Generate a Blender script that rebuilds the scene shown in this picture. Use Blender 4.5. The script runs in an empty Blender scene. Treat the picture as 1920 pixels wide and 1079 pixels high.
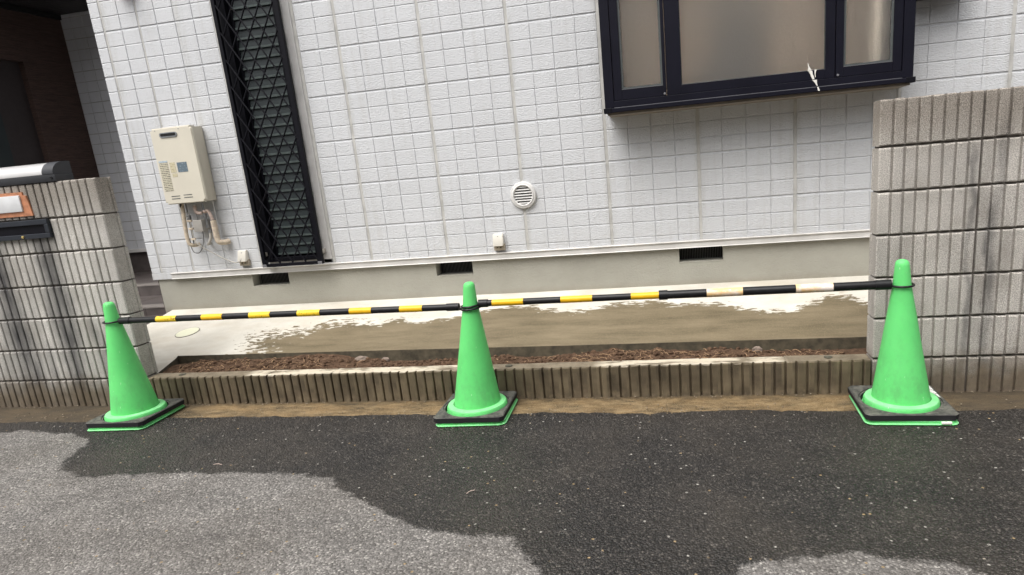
import bpy, bmesh, math, random
from mathutils import Vector, Matrix, noise
import numpy as np
random.seed(7)
S = bpy.context.scene
COL = S.collection

# ------------------------------------------------------------------ camera
cam_d = bpy.data.cameras.new('camera'); cam = bpy.data.objects.new('camera', cam_d); COL.objects.link(cam)
S.camera = cam
F = Vector((-0.19515609, 0.95127281, -0.23873446)).normalized()
R_ = Vector((0.97996337, 0.17924648, -0.08684757)).normalized()
U = R_.cross(F).normalized(); R_ = F.cross(U).normalized()
m = Matrix((( R_.x, U.x, -F.x), (R_.y, U.y, -F.y), (R_.z, U.z, -F.z)))
cam.matrix_world = Matrix.Translation((0, -3.2129, 1.2399)) @ m.to_4x4()
cam_d.sensor_width = 36.0; cam_d.sensor_fit = 'HORIZONTAL'
cam_d.lens = 1207.83 / 1920 * 36
cam_d.shift_x = -(1044.89 - 960) / 1920
cam_d.shift_y = (600.15 - 539.5) / 1920
cam_d.clip_start = 0.05; cam_d.clip_end = 500

# ------------------------------------------------------------------ light
SUN_EL, SUN_AZ = math.radians(62), math.radians(208)     # azimuth clockwise from +Y: from behind the camera, left
world = bpy.data.worlds.new("World"); S.world = world; world.use_nodes = True
wn = world.node_tree.nodes; wl = world.node_tree.links; wn.clear()
sky = wn.new('ShaderNodeTexSky'); sky.sky_type = 'NISHITA'; sky.sun_disc = False
sky.sun_elevation = SUN_EL; sky.sun_rotation = SUN_AZ
sky.air_density = 1.0; sky.dust_density = 6.0; sky.ozone_density = 1.0
hsv = wn.new('ShaderNodeHueSaturation'); hsv.inputs['Saturation'].default_value = 0.22
bg = wn.new('ShaderNodeBackground'); bg.inputs['Strength'].default_value = 0.10
wo = wn.new('ShaderNodeOutputWorld')
wl.new(sky.outputs[0], hsv.inputs['Color']); wl.new(hsv.outputs[0], bg.inputs['Color']); wl.new(bg.outputs[0], wo.inputs[0])
sd = bpy.data.lights.new('sun', 'SUN'); sd.energy = 1.3; sd.angle = math.radians(50); sd.color = (1.0, 0.97, 0.93)
sun = bpy.data.objects.new('sun', sd); COL.objects.link(sun)
sdir = Vector((math.sin(SUN_AZ) * math.cos(SUN_EL), math.cos(SUN_AZ) * math.cos(SUN_EL), math.sin(SUN_EL)))
sun.rotation_euler = sdir.to_track_quat('Z', 'Y').to_euler()
sun.location = sdir * 20
S.view_settings.view_transform = 'Standard'; S.view_settings.look = 'None'
S.view_settings.exposure = 1.0; S.view_settings.gamma = 1.0; S.view_settings.use_curve_mapping = False
S.render.engine = 'CYCLES'

RIB = 0.052
# ------------------------------------------------------------------ material helpers
class NT:
    def __init__(s, name):
        s.m = bpy.data.materials.new(name); s.m.use_nodes = True
        s.n = s.m.node_tree.nodes; s.l = s.m.node_tree.links
        s.b = s.n['Principled BSDF']; s.o = s.n['Material Output']
        s.g = s.n.new('ShaderNodeNewGeometry')
        s.pos = s.g.outputs['Position']
    def lk(s, a, b): s.l.new(a, b)
    def put(s, sock, v):
        if hasattr(v, 'is_linked') or isinstance(v, bpy.types.NodeSocket): s.l.new(v, sock)
        elif isinstance(v, (tuple, list)):
            sock.default_value = tuple(v) + (1.0,) if (len(v) == 3 and sock.type == 'RGBA') else tuple(v)
        else: sock.default_value = v
    def mapping(s, scale, loc=(0, 0, 0), rot=(0, 0, 0), src=None):
        n = s.n.new('ShaderNodeMapping'); s.lk(src or s.pos, n.inputs[0])
        n.inputs['Scale'].default_value = scale; n.inputs['Location'].default_value = loc; n.inputs['Rotation'].default_value = rot
        return n.outputs[0]
    def noise(s, scale, detail=3, rough=0.55, vec=None, dist=0.0):
        n = s.n.new('ShaderNodeTexNoise'); n.inputs['Scale'].default_value = scale
        n.inputs['Detail'].default_value = detail; n.inputs['Roughness'].default_value = rough
        n.inputs['Distortion'].default_value = dist
        s.lk(vec or s.pos, n.inputs['Vector']); return n.outputs['Fac']
    def voro(s, scale, vec=None, out='Distance', feat='F1'):
        n = s.n.new('ShaderNodeTexVoronoi'); n.inputs['Scale'].default_value = scale; n.feature = feat
        s.lk(vec or s.pos, n.inputs['Vector']); return n.outputs[out]
    def ramp(s, f, stops, interp='LINEAR'):
        n = s.n.new('ShaderNodeValToRGB'); n.color_ramp.interpolation = interp
        e = n.color_ramp.elements
        while len(e) < len(stops): e.new(0.5)
        for i, (p, c) in enumerate(stops):
            e[i].position = p
            e[i].color = (c, c, c, 1) if not isinstance(c, (tuple, list)) else tuple(c) + (1,)
        s.lk(f, n.inputs[0]); return n.outputs[0]
    def mix(s, f, a, b, mode='MIX'):
        n = s.n.new('ShaderNodeMix'); n.data_type = 'RGBA'; n.blend_type = mode; n.clamp_factor = True
        s.put(n.inputs[0], f); s.put(n.inputs[6], a); s.put(n.inputs[7], b); return n.outputs[2]
    def math(s, op, a, b=0.0, c=None, clamp=False):
        n = s.n.new('ShaderNodeMath'); n.operation = op; n.use_clamp = clamp
        s.put(n.inputs[0], a); s.put(n.inputs[1], b)
        if c is not None: s.put(n.inputs[2], c)
        return n.outputs[0]
    def sep(s, v=None):
        n = s.n.new('ShaderNodeSeparateXYZ'); s.lk(v or s.pos, n.inputs[0]); return n.outputs
    def attr(s, name):
        n = s.n.new('ShaderNodeAttribute'); n.attribute_name = name; return n.outputs['Fac']
    def rnd(s):
        n = s.n.new('ShaderNodeObjectInfo'); return n.outputs['Random']
    def bump(s, h, strength=0.5, dist=0.01, nrm=None):
        n = s.n.new('ShaderNodeBump'); n.inputs['Strength'].default_value = strength; n.inputs['Distance'].default_value = dist
        s.lk(h, n.inputs['Height'])
        if nrm: s.lk(nrm, n.inputs['Normal'])
        return n.outputs[0]
    def fin(s, col=None, rough=None, nrm=None, metal=None, spec=None):
        if col is not None: s.put(s.b.inputs['Base Color'], col)
        if rough is not None: s.put(s.b.inputs['Roughness'], rough)
        if nrm is not None: s.lk(nrm, s.b.inputs['Normal'])
        if metal is not None: s.put(s.b.inputs['Metallic'], metal)
        if spec is not None: s.put(s.b.inputs['Specular IOR Level'], spec)
        return s.m

def plain(name, col, rough=0.5, metal=0.0, var=0.12, scale=25, bump=0.0, spec=None):
    t = NT(name)
    f = t.noise(scale, 4)
    k = [max(0, c * (1 - var)) for c in col]; h = [min(1, c * (1 + var)) for c in col]
    c = t.mix(t.ramp(f, [(0.3, 0.0), (0.7, 1.0)]), k, h)
    nrm = t.bump(t.noise(scale * 6, 3), bump, 0.002) if bump else None
    return t.fin(c, rough, nrm, metal, spec)

# tile siding: fine wavy stucco grain, grey water streaks that follow the sealed joints
def mat_tile(name, base, streak=1.0):
    t = NT(name)
    g = t.noise(85, 3, 0.55, t.mapping((1, 1, 1.8)), 0.4)
    g2 = t.noise(240, 2, 0.5)
    x, y, z = t.sep()
    big = t.noise(2.3, 3, 0.5)
    c = t.mix(t.ramp(big, [(0.35, 0.0), (0.7, 1.0)]), [v * 0.95 for v in base], base)
    c = t.mix(t.math('MULTIPLY', t.rnd(), 0.35), c, [v * 0.93 for v in base])
    # joint streaks: every 0.608 m (four tiles)
    ph = t.math('PINGPONG', t.math('ADD', x, 0.48 + 6.08), 0.304)
    near = t.ramp(ph, [(0.0, 1.0), (0.02, 0.75), (0.045, 0.0)])
    st = t.noise(9, 4, 0.6, t.mapping((5, 1, 0.5)))
    stf = t.math('MULTIPLY', near, t.ramp(st, [(0.38, 0.0), (0.62, 1.0)]))
    c = t.mix(t.math('MULTIPLY', stf, 0.33 * streak), c, (0.36, 0.35, 0.30))
    st2 = t.ramp(t.noise(3.2, 4, 0.6, t.mapping((7, 1, 0.45))), [(0.52, 0.0), (0.70, 1.0)])
    c = t.mix(t.math('MULTIPLY', st2, 0.16 * streak), c, (0.34, 0.32, 0.28))
    # splash dirt just over the flashing
    lo = t.math('MULTIPLY', t.ramp(z, [(0.62, 1.0), (0.78, 0.0)]), t.ramp(t.noise(14, 4), [(0.4, 0.0), (0.7, 1.0)]))
    c = t.mix(t.math('MULTIPLY', lo, 0.3), c, (0.40, 0.37, 0.31))
    n = t.bump(g, 0.75, 0.007); n = t.bump(g2, 0.3, 0.002, n)
    return t.fin(c, 0.55, n, spec=0.35)

# split-face ribbed concrete block
def mat_block(name, light, dark, stain, wet=0.0, bands=(), dry_tops=False, xsnap=1):
    t = NT(name)
    x, y, z = t.sep()
    sp = t.noise(210, 3, 0.7); sp2 = t.noise(420, 2, 0.6)
    base = t.mix(t.ramp(sp, [(0.42, 0.0), (0.58, 1.0)]), dark, light)
    base = t.mix(t.ramp(sp2, [(0.62, 0.0), (0.72, 0.5)]), base, [min(1, v * 1.45) for v in light])
    base = t.mix(t.ramp(sp2, [(0.28, 0.75), (0.38, 0.0)]), base, [v * 0.35 for v in dark])
    base = t.mix(t.math('MULTIPLY', t.rnd(), 0.3), base, [v * 0.82 for v in light])
    xs_ = t.math('SNAP', t.math('ADD', x, 0.942 if xsnap > 0 else 3.277), RIB)
    cmb = t.n.new('ShaderNodeCombineXYZ'); t.put(cmb.inputs[0], xs_); t.put(cmb.inputs[2], z); ribv = cmb.outputs[0]
    rb = t.noise(1.0, 2, 0.5, t.mapping((37, 1, 2.2), src=ribv))
    base = t.mix(t.ramp(rb, [(0.36, 0.0), (0.64, 0.42)]), base, [v * 0.45 for v in light])
    # rain streaks
    st = t.noise(2.0, 4, 0.5, t.mapping((1.9, 1.9, 0.33), (3.3, 0, 0.2)))
    sm = t.math('MULTIPLY', t.ramp(st, [(0.47, 0.0), (0.68, 1.0)]), stain)
    base = t.mix(sm, base, (0.060, 0.056, 0.052))
    pt = t.noise(5.5, 4, 0.6, t.mapping((1, 1, 0.8), (1, 5, 2)))
    base = t.mix(t.math('MULTIPLY', t.ramp(pt, [(0.5, 0.0), (0.72, 1.0)]), 0.35), base, (0.17, 0.145, 0.115))
    if bands:
        for xc, wd, zt_, am in bands:
            xx = t.math('ADD', x, t.math('MULTIPLY', t.math('SUBTRACT', t.noise(3.0, 4, 0.6, t.mapping((1, 1, 0.8), (xc, 0, 0))), 0.5), 0.16))
            q = t.math('DIVIDE', t.math('ABSOLUTE', t.math('SUBTRACT', xx, xc)), wd)
            mk = t.ramp(q, [(0.25, 1.0), (1.0, 0.0)])
            up = t.ramp(t.math('ADD', t.math('SUBTRACT', zt_, z), 0.5), [(0.5, 0.0), (0.62, 1.0)])
            fl = t.math('MULTIPLY', t.ramp(t.noise(3.4, 5, 0.6, t.mapping((4, 1, 0.8), (0, xc, 0))), [(0.28, 0.45), (0.55, 1.0)]), t.ramp(rb, [(0.30, 0.55), (0.55, 1.0)]))
            base = t.mix(t.math('MULTIPLY', t.math('MULTIPLY', mk, t.math('MULTIPLY', up, fl)), am), base, (0.055, 0.053, 0.055))
    tc = t.ramp(t.math('ADD', z, t.math('MULTIPLY', t.noise(5, 4), 0.16)), [(0.0, 0.0), (1.0, 0.0)])
    tz = t.math('ADD', t.math('SUBTRACT', z, 0.80), t.math('MULTIPLY', t.noise(4, 4), 0.2))
    base = t.mix(t.math('MULTIPLY', t.ramp(tz, [(0.38, 0.0), (0.60, 1.0)]), 0.62), base, t.mix(t.ramp(sp, [(0.42, 0), (0.58, 1)]), (0.095, 0.076, 0.058), (0.30, 0.255, 0.205)))
    # moss and splash dirt on the lowest course, with a ragged upper edge
    e = t.math('ADD', z, t.math('MULTIPLY', t.noise(9, 4, 0.65), 0.16))
    lo = t.ramp(e, [(0.15, 1.0), (0.29, 0.0)])
    base = t.mix(t.math('MULTIPLY', lo, 0.85), base, t.mix(t.ramp(t.noise(17, 4, 0.65), [(0.35, 0), (0.65, 1)]), (0.022, 0.019, 0.015), (0.125, 0.098, 0.066)))
    br = t.ramp(t.math('ADD', z, t.math('MULTIPLY', t.noise(14, 3), 0.25)), [(0.20, 1.0), (0.36, 0.0)])
    base = t.mix(t.math('MULTIPLY', br, 0.45), base, (0.19, 0.145, 0.095))
    if wet:
        rl = t.ramp(t.noise(1.0, 3, 0.6, t.mapping((29, 1, 6), (5, 0, 0), src=ribv)), [(0.40, 0.0), (0.62, 1.0)])
        base = t.mix(t.math('MULTIPLY', rl, 0.6), base, (0.27, 0.215, 0.135))
        w = t.noise(4.2, 4, 0.6, t.mapping((1, 1, 0.6)))
        wm = t.ramp(w, [(0.36, 1.0), (0.60, 0.30)])
        base = t.mix(t.math('MULTIPLY', wm, wet), base, (0.045, 0.036, 0.022))
        foot = t.ramp(t.noise(26, 3), [(0.45, 0.0), (0.7, 0.8)])
        low = t.ramp(z, [(0.005, 0.9), (0.05, 0.0)])
        base = t.mix(t.math('MULTIPLY', low, foot), base, (0.24, 0.185, 0.12))
    h = t.math('ADD', sp, t.math('MULTIPLY', t.noise(70, 4, 0.65), 0.8))
    n = t.bump(h, 0.75, 0.006)
    if dry_tops:
        # curb cap: dry bleached lengths between damp ones
        gz = t.sep(t.g.outputs['Normal'])[2]
        top = t.ramp(gz, [(0.8, 0.0), (0.95, 1.0)])
        a = t.math('MULTIPLY', t.ramp(t.math('ABSOLUTE', t.math('ADD', x, 1.86)), [(0.68, 1.0), (0.73, 0.0)]), 1.0)
        b = t.ramp(t.math('ABSOLUTE', t.math('ADD', x, 0.0)), [(0.44, 1.0), (0.50, 0.0)])
        ab = t.math('MAXIMUM', a, b)
        ab = t.math('MULTIPLY', ab, t.ramp(t.noise(6, 6, 0.7, t.mapping((0.8, 3, 1))), [(0.40, 0.0), (0.50, 1.0)]))
        capc = t.mix(t.ramp(t.noise(12, 5, 0.65), [(0.3, 0), (0.7, 1)]), (0.13, 0.105, 0.07), (0.27, 0.225, 0.16))
        capc = t.mix(ab, capc, (0.62, 0.55, 0.43))
        base = t.mix(top, base, capc)
    return t.fin(base, 0.85 if not wet else 0.6, n, spec=0.25)

def mat_asphalt():
    t = NT('asphalt')
    v = t.voro(128, out='Color'); vd = t.voro(128, out='Distance')
    g = t.sep(v)[0]
    sd_ = t.attr('wet')
    jit = t.math('MULTIPLY', t.math('SUBTRACT', t.noise(9, 6, 0.78), 0.5), 0.17)
    jit2 = t.math('MULTIPLY', t.math('SUBTRACT', t.noise(160, 2, 0.6), 0.5), 0.05)
    wetm = t.ramp(t.math('ADD', t.math('ADD', sd_, jit), t.math('ADD', jit2, 0.5)), [(0.490, 0.0), (0.510, 1.0)])
    dry = t.ramp(g, [(0.0, (0.110, 0.103, 0.096)), (0.45, (0.200, 0.188, 0.176)), (0.85, (0.27, 0.254, 0.238)), (1.0, (0.46, 0.435, 0.40))])
    wet = t.ramp(g, [(0.0, (0.014, 0.0125, 0.0115)), (0.50, (0.029, 0.0255, 0.0235)), (0.88, (0.056, 0.049, 0.044)), (1.0, (0.14, 0.125, 0.108))])
    edge = t.ramp(vd, [(0.25, 0.0), (0.60, 1.0)])
    dry = t.mix(t.math('MULTIPLY', edge, 0.38), dry, (0.070, 0.066, 0.062))
    wet = t.mix(t.math('MULTIPLY', edge, 0.6), wet, (0.006, 0.006, 0.006))
    c = t.mix(wetm, dry, wet)
    # pale and ochre chippings
    v2 = t.voro(48, out='Color'); d2 = t.voro(48, out='Distance')
    s2 = t.sep(v2)
    chip = t.math('MULTIPLY', t.ramp(s2[0], [(0.925, 0.0), (0.935, 1.0)]), t.ramp(d2, [(0.20, 1.0), (0.27, 0.0)]))
    c = t.mix(t.math('MULTIPLY', chip, 0.85), c, t.mix(t.ramp(s2[1], [(0.55, 0), (0.6, 1)]), (0.42, 0.40, 0.36), (0.36, 0.26, 0.14)))
    # large tonal patches, brownish dust on the wet part
    p = t.noise(1.7, 5, 0.6)
    c = t.mix(t.math('MULTIPLY', t.ramp(p, [(0.4, 0.0), (0.75, 1.0)]), 0.38), c, (0.075, 0.062, 0.048))
    p2 = t.ramp(t.noise(4.3, 5, 0.6, t.mapping((0.6, 1, 1), (4, 4, 0))), [(0.35, 0.82), (0.7, 1.12)])
    c = t.mix(1.0, c, p2, 'MULTIPLY')
    n = t.bump(t.math('SUBTRACT', 1.0, vd), 0.9, 0.006)
    n = t.bump(t.noise(60, 3), 0.25, 0.006, n)
    rough = t.mix(wetm, (0.85,) * 3, t.ramp(g, [(0.0, 0.42), (1.0, 0.62)]))
    return t.fin(c, rough, n, spec=t.sep(t.mix(wetm, (0.25,) * 3, (0.38,) * 3))[0])

def mat_slab():
    t = NT('poured_concrete')
    sd_ = t.attr('wet')
    warp = t.mapping((0.55, 1.6, 1))
    jit = t.math('MULTIPLY', t.math('SUBTRACT', t.noise(9, 6, 0.72, warp, 0.4), 0.5), 0.26)
    jitb = t.math('MULTIPLY', t.math('SUBTRACT', t.noise(30, 4, 0.6, warp), 0.5), t.ramp(t.math('ADD', t.sep()[0], 3.0), [(0.0, 0.95), (1.0, 0.30)]))
    w = t.ramp(t.math('ADD', t.math('ADD', sd_, t.math('ADD', jit, jitb)), 0.5), [(0.492, 0.0), (0.508, 1.0)])
    x, y, z = t.sep()
    dry = t.mix(t.ramp(t.noise(3.5, 5, 0.6), [(0.3, 0), (0.72, 1)]), (0.49, 0.465, 0.405), (0.63, 0.605, 0.54))
    dry = t.mix(t.math('MULTIPLY', t.ramp(t.noise(2.1, 5, 0.6, t.mapping((1, 2.0, 1), (2, 1, 0))), [(0.48, 0), (0.7, 1)]), 0.4), dry, (0.42, 0.35, 0.25))
    wet = t.mix(t.ramp(t.noise(5, 7, 0.68, t.mapping((0.45, 2.0, 1))), [(0.3, 0), (0.7, 1)]), (0.095, 0.075, 0.042), (0.20, 0.160, 0.100))
    wet = t.mix(t.math('MULTIPLY', t.ramp(t.noise(160, 2), [(0.5, 0), (0.7, 1)]), 0.35), wet, (0.30, 0.25, 0.16))
    c = t.mix(w, dry, wet)
    sp = t.noise(300, 2)
    c = t.mix(t.math('MULTIPLY', t.ramp(sp, [(0.3, 0.5), (0.5, 0.0)]), 0.5), c, t.mix(0.5, c, (0.05, 0.04, 0.03)))
    n = t.bump(t.noise(90, 4, 0.6, t.mapping((0.35, 1, 1))), 0.3, 0.004)
    return t.fin(c, t.mix(w, (0.85,) * 3, (0.6,) * 3), n, spec=0.3)

def mat_gutter():
    t = NT('gutter_concrete')
    x, y, z = t.sep()
    c = t.mix(t.ramp(t.noise(6, 6, 0.7, t.mapping((0.7, 1.6, 1))), [(0.36, 0), (0.66, 1)]), (0.040, 0.027, 0.013), (0.21, 0.135, 0.06))
    sp = t.noise(240, 3, 0.7)
    c = t.mix(t.ramp(t.noise(20, 5, 0.7, t.mapping((0.5, 1.5, 1))), [(0.45, 0.0), (0.68, 0.65)]), c, (0.33, 0.24, 0.13))
    c = t.mix(t.ramp(sp, [(0.50, 0.0), (0.66, 0.8)]), c, (0.34, 0.265, 0.16))
    c = t.mix(t.ramp(sp, [(0.3, 0.7), (0.42, 0.0)]), c, (0.03, 0.023, 0.015))
    # oily dark stretches left of the first cone and right of the last
    L = t.ramp(t.math('ADD', x, t.math('MULTIPLY', t.noise(3, 3), 0.6)), [(0.0, 1.0), (0.05, 1.0)])
    d = t.math('ABSOLUTE', t.math('ADD', x, 1.0))
    far = t.ramp(t.math('DIVIDE', t.math('ADD', d, t.math('MULTIPLY', t.noise(4, 4), 0.5)), 4.0), [(0.50, 0.0), (0.62, 1.0)])
    c = t.mix(t.math('MULTIPLY', far, 0.75), c, (0.035, 0.030, 0.024))
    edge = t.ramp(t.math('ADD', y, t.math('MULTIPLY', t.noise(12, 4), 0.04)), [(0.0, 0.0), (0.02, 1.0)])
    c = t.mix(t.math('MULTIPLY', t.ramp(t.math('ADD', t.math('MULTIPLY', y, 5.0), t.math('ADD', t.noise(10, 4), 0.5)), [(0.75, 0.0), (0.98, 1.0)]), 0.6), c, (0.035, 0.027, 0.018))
    n = t.bump(sp, 0.5, 0.004)
    return t.fin(c, 0.62, n, spec=0.35)

def mat_cone(name='cone_green'):
    t = NT(name)
    c = t.mix(t.ramp(t.noise(5, 4), [(0.3, 0), (0.7, 1)]), (0.120, 0.60, 0.165), (0.145, 0.66, 0.19))
    dirt = t.ramp(t.noise(15, 7, 0.75, t.mapping((1, 1, 0.6))), [(0.46, 0.0), (0.68, 0.8)])
    x, y, z = t.sep()
    low = t.ramp(z, [(0.02, 1.0), (0.34, 0.35)])
    c = t.mix(t.math('MULTIPLY', t.math('MULTIPLY', dirt, low), 0.55), c, (0.10, 0.22, 0.09))
    sc = t.ramp(t.noise(38, 3, 0.6, t.mapping((2, 2, 0.6), (7, 3, 1))), [(0.70, 0.0), (0.73, 1.0)])
    c = t.mix(t.math('MULTIPLY', sc, 0.7), c, (0.50, 0.72, 0.48))
    n = t.bump(t.noise(7, 2), 0.05, 0.01)
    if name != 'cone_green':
        up = t.ramp(t.sep(t.g.outputs['Normal'])[2], [(0.35, 0.0), (0.75, 1.0)])  # upward-facing surfaces are mixed towards a paler green
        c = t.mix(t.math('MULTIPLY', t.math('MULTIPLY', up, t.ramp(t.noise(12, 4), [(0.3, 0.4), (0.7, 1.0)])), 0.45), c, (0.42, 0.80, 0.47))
    t.put(t.b.inputs['Subsurface Weight'], 0.25); t.put(t.b.inputs['Subsurface Radius'], (0.004, 0.012, 0.004)); t.put(t.b.inputs['Subsurface Scale'], 1.0)
    return t.fin(c, 0.5, n, spec=0.35)

def mat_rubber():
    t = NT('dusty_rubber')
    a = t.noise(30, 6, 0.75); 
    gz = t.sep(t.g.outputs['Normal'])[2]
    top = t.ramp(gz, [(0.6, 0.0), (0.9, 1.0)])
    c = t.mix(t.math('MULTIPLY', top, t.ramp(a, [(0.36, 0.05), (0.66, 0.85)])), (0.020, 0.020, 0.022), (0.17, 0.165, 0.14))
    return t.fin(c, 0.7, t.bump(t.noise(120, 3), 0.3, 0.003), spec=0.3)

def mat_soil():
    t = NT('soil')
    a = t.noise(26, 6, 0.7); b = t.noise(130, 4, 0.7)
    c = t.mix(t.ramp(a, [(0.3, 0), (0.7, 1)]), (0.050, 0.030, 0.020), (0.165, 0.103, 0.066))
    c = t.mix(t.ramp(b, [(0.6, 0.0), (0.8, 0.8)]), c, (0.30, 0.20, 0.12))
    c = t.mix(t.ramp(b, [(0.25, 0.8), (0.42, 0.0)]), c, (0.025, 0.014, 0.009))
    return t.fin(c, 0.95, t.bump(b, 0.9, 0.01), spec=0.1)

def mat_glass_frosted():
    t = NT('frosted_glass')
    t.put(t.b.inputs['Base Color'], (0.93, 0.90, 0.86))
    t.put(t.b.inputs['Transmission Weight'], 1.0); t.put(t.b.inputs['Roughness'], 1.0); t.put(t.b.inputs['IOR'], 1.45)
    t.lk(t.bump(t.noise(130, 3, 0.6, None, 0.6), 0.55, 0.004), t.b.inputs['Normal'])
    return t.m

def mat_louvre():
    t = NT('louvre_glass')
    c = t.mix(t.noise(6, 3), (0.020, 0.026, 0.029), (0.036, 0.046, 0.047))
    return t.fin(c, 0.4, t.bump(t.noise(220, 2), 0.12, 0.002), spec=0.25)

def mat_wood_dark():
    t = NT('brown_cladding')
    g = t.noise(6, 5, 0.6, t.mapping((1, 1, 14)), 1.2)
    g2 = t.noise(40, 3, 0.6, t.mapping((1, 0.35, 3)))
    c = t.mix(t.ramp(g, [(0.35, 0), (0.65, 1)]), (0.048, 0.030, 0.025), (0.090, 0.056, 0.046))
    return t.fin(c, 0.6, t.bump(t.math('ADD', g, g2), 0.7, 0.012), spec=0.25)

def mat_foundation():
    t = NT('foundation_render')
    g = t.noise(95, 4, 0.62, None, 0.5)
    c = t.mix(t.ramp(t.noise(3, 5, 0.6), [(0.3, 0), (0.7, 1)]), (0.325, 0.315, 0.270), (0.385, 0.375, 0.325))
    x, y, z = t.sep()
    lo = t.ramp(t.math('ADD', z, t.math('MULTIPLY', t.noise(10, 4), 0.06)), [(0.34, 1.0), (0.40, 0.0)])
    c = t.mix(t.math('MULTIPLY', lo, 0.35), c, (0.24, 0.20, 0.14))
    return t.fin(c, 0.85, t.bump(g, 0.6, 0.010), spec=0.2)

def mat_label(name, bgc, ink, sx, sz, dens=0.5):
    # blurred rows of tiny print: unreadable at this size in the photograph
    t = NT(name)
    x, y, z = t.sep()
    row = t.math('FRACT', t.math('MULTIPLY', z, sz))
    band = t.ramp(row, [(0.30, 0.0), (0.38, 1.0), (0.78, 1.0), (0.86, 0.0)])
    w = t.noise(1.0, 2, 0.8, t.mapping((sx, 1, sz * 0.9)))
    ch = t.ramp(w, [(1 - dens - 0.03, 0.0), (1 - dens + 0.03, 1.0)])
    c = t.mix(t.math('MULTIPLY', band, ch), bgc, ink)
    return t.fin(c, 0.5)

M = {}
M['tile'] = mat_tile('white_tile', (0.625, 0.637, 0.655))
M['tile_back'] = mat_tile('porch_tile', (0.60, 0.61, 0.63), 0.4)
M['joint'] = plain('joint_grey', (0.60, 0.61, 0.625), 0.8, var=0.1)
M['seal'] = plain('sealant_ivory', (0.475, 0.468, 0.445), 0.6, var=0.18, scale=12)
M['underside'] = plain('underside_brown', (0.20, 0.17, 0.135), 0.7)
M['trim'] = plain('white_trim', (0.58, 0.57, 0.56), 0.5, var=0.10, scale=9, bump=0.15)
M['flash'] = plain('flashing_painted', (0.57, 0.555, 0.53), 0.38, var=0.12, scale=7, spec=0.5)
M['found'] = mat_foundation()
M['block'] = mat_block('split_block_grey', (0.70, 0.66, 0.605), (0.32, 0.298, 0.27), 0.25, bands=((1.385, 0.035, 1.35, 0.75), (1.27, 0.02, 1.2, 0.6)))
M['blockL'] = mat_block('split_block_stained', (0.74, 0.71, 0.66), (0.40, 0.38, 0.35), 0.40, xsnap=0, bands=((-4.10, 0.13, 1.05, 1.0), (-3.74, 0.11, 1.25, 1.0), (-3.52, 0.07, 0.60, 0.6), (-3.92, 0.05, 0.45, 0.7), (-4.45, 0.1, 1.3, 0.8)))
M['curb'] = mat_block('split_block_damp', (0.175, 0.140, 0.088), (0.060, 0.046, 0.028), 0.35, wet=0.62, dry_tops=True)
M['mortar'] = plain('mortar_dark', (0.13, 0.115, 0.10), 0.95, var=0.3, scale=40, bump=0.4)
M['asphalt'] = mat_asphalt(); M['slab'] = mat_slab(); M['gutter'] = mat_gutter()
M['slab_edge'] = plain('slab_edge_damp', (0.075, 0.062, 0.040), 0.85, var=0.45, scale=22, bump=0.5); M['cone'] = mat_cone(); M['collar'] = mat_cone('cone_green_pale_top'); M['rubber'] = mat_rubber(); M['soil'] = mat_soil()
M['navy'] = plain('navy_aluminium', (0.0075, 0.0075, 0.0140), 0.45, var=0.15, scale=6, spec=0.16)
M['navy2'] = plain('black_aluminium', (0.0055, 0.0055, 0.0085), 0.5, var=0.2, scale=8, spec=0.14)
M['rod'] = plain('dull_rod', (0.026, 0.027, 0.033), 0.5, spec=0.25)
M['gasket'] = plain('gasket_grey', (0.075, 0.085, 0.085), 0.5)
M['edge'] = plain('edge_grey', (0.15, 0.15, 0.16), 0.4)
M['frost'] = mat_glass_frosted(); M['louvre'] = mat_louvre()
M['louvre_edge'] = plain('louvre_edge_glass', (0.085, 0.105, 0.102), 0.35, var=0.2, scale=30, spec=0.3)
M['black'] = plain('black_plastic', (0.010, 0.010, 0.011), 0.42, var=0.3, scale=40, bump=0.1, spec=0.3)
M['dark'] = plain('dark_void', (0.006, 0.006, 0.006), 0.9)
M['cream'] = plain('heater_cream', (0.66, 0.62, 0.52), 0.42, var=0.04, scale=5)
M['cream2'] = plain('heater_side_cream', (0.56, 0.52, 0.43), 0.45, var=0.05, scale=6)
M['steel'] = plain('steel', (0.33, 0.34, 0.35), 0.35, metal=0.8, var=0.2)
M['lagging'] = plain('pipe_lagging', (0.58, 0.49, 0.38), 0.75, var=0.25, scale=30, bump=0.5)
M['lagging2'] = plain('pipe_lagging_pink', (0.46, 0.36, 0.31), 0.75, var=0.25, scale=30, bump=0.5)
M['boxgrey'] = plain('small_box_grey', (0.36, 0.34, 0.31), 0.5)
M['cable'] = plain('cable_grey', (0.42, 0.40, 0.36), 0.5)
M['cable_d'] = plain('cable_dark', (0.12, 0.12, 0.12), 0.5)
M['vent'] = plain('vent_white', (0.66, 0.65, 0.63), 0.4, var=0.04)
M['socket'] = plain('socket_ivory', (0.72, 0.69, 0.62), 0.4, var=0.04)
M['socket_d'] = plain('socket_underside', (0.36, 0.31, 0.24), 0.5)
M['yellow'] = plain('yellow_tape', (0.82, 0.46, 0.012), 0.4, var=0.10, scale=20, spec=0.4)
def mat_yellow_worn():
    t = NT('yellow_tape_worn')
    c = t.mix(t.ramp(t.noise(9, 3), [(0.3, 0), (0.7, 1)]), (0.78, 0.50, 0.015), (0.90, 0.62, 0.03))
    c = t.mix(t.ramp(t.noise(70, 4, 0.7, t.mapping((0.5, 1, 1.4))), [(0.60, 0.0), (0.63, 1.0)]), c, (0.03, 0.02, 0.01))
    return t.fin(c, 0.5)
M['yellow_worn'] = mat_yellow_worn()
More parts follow.
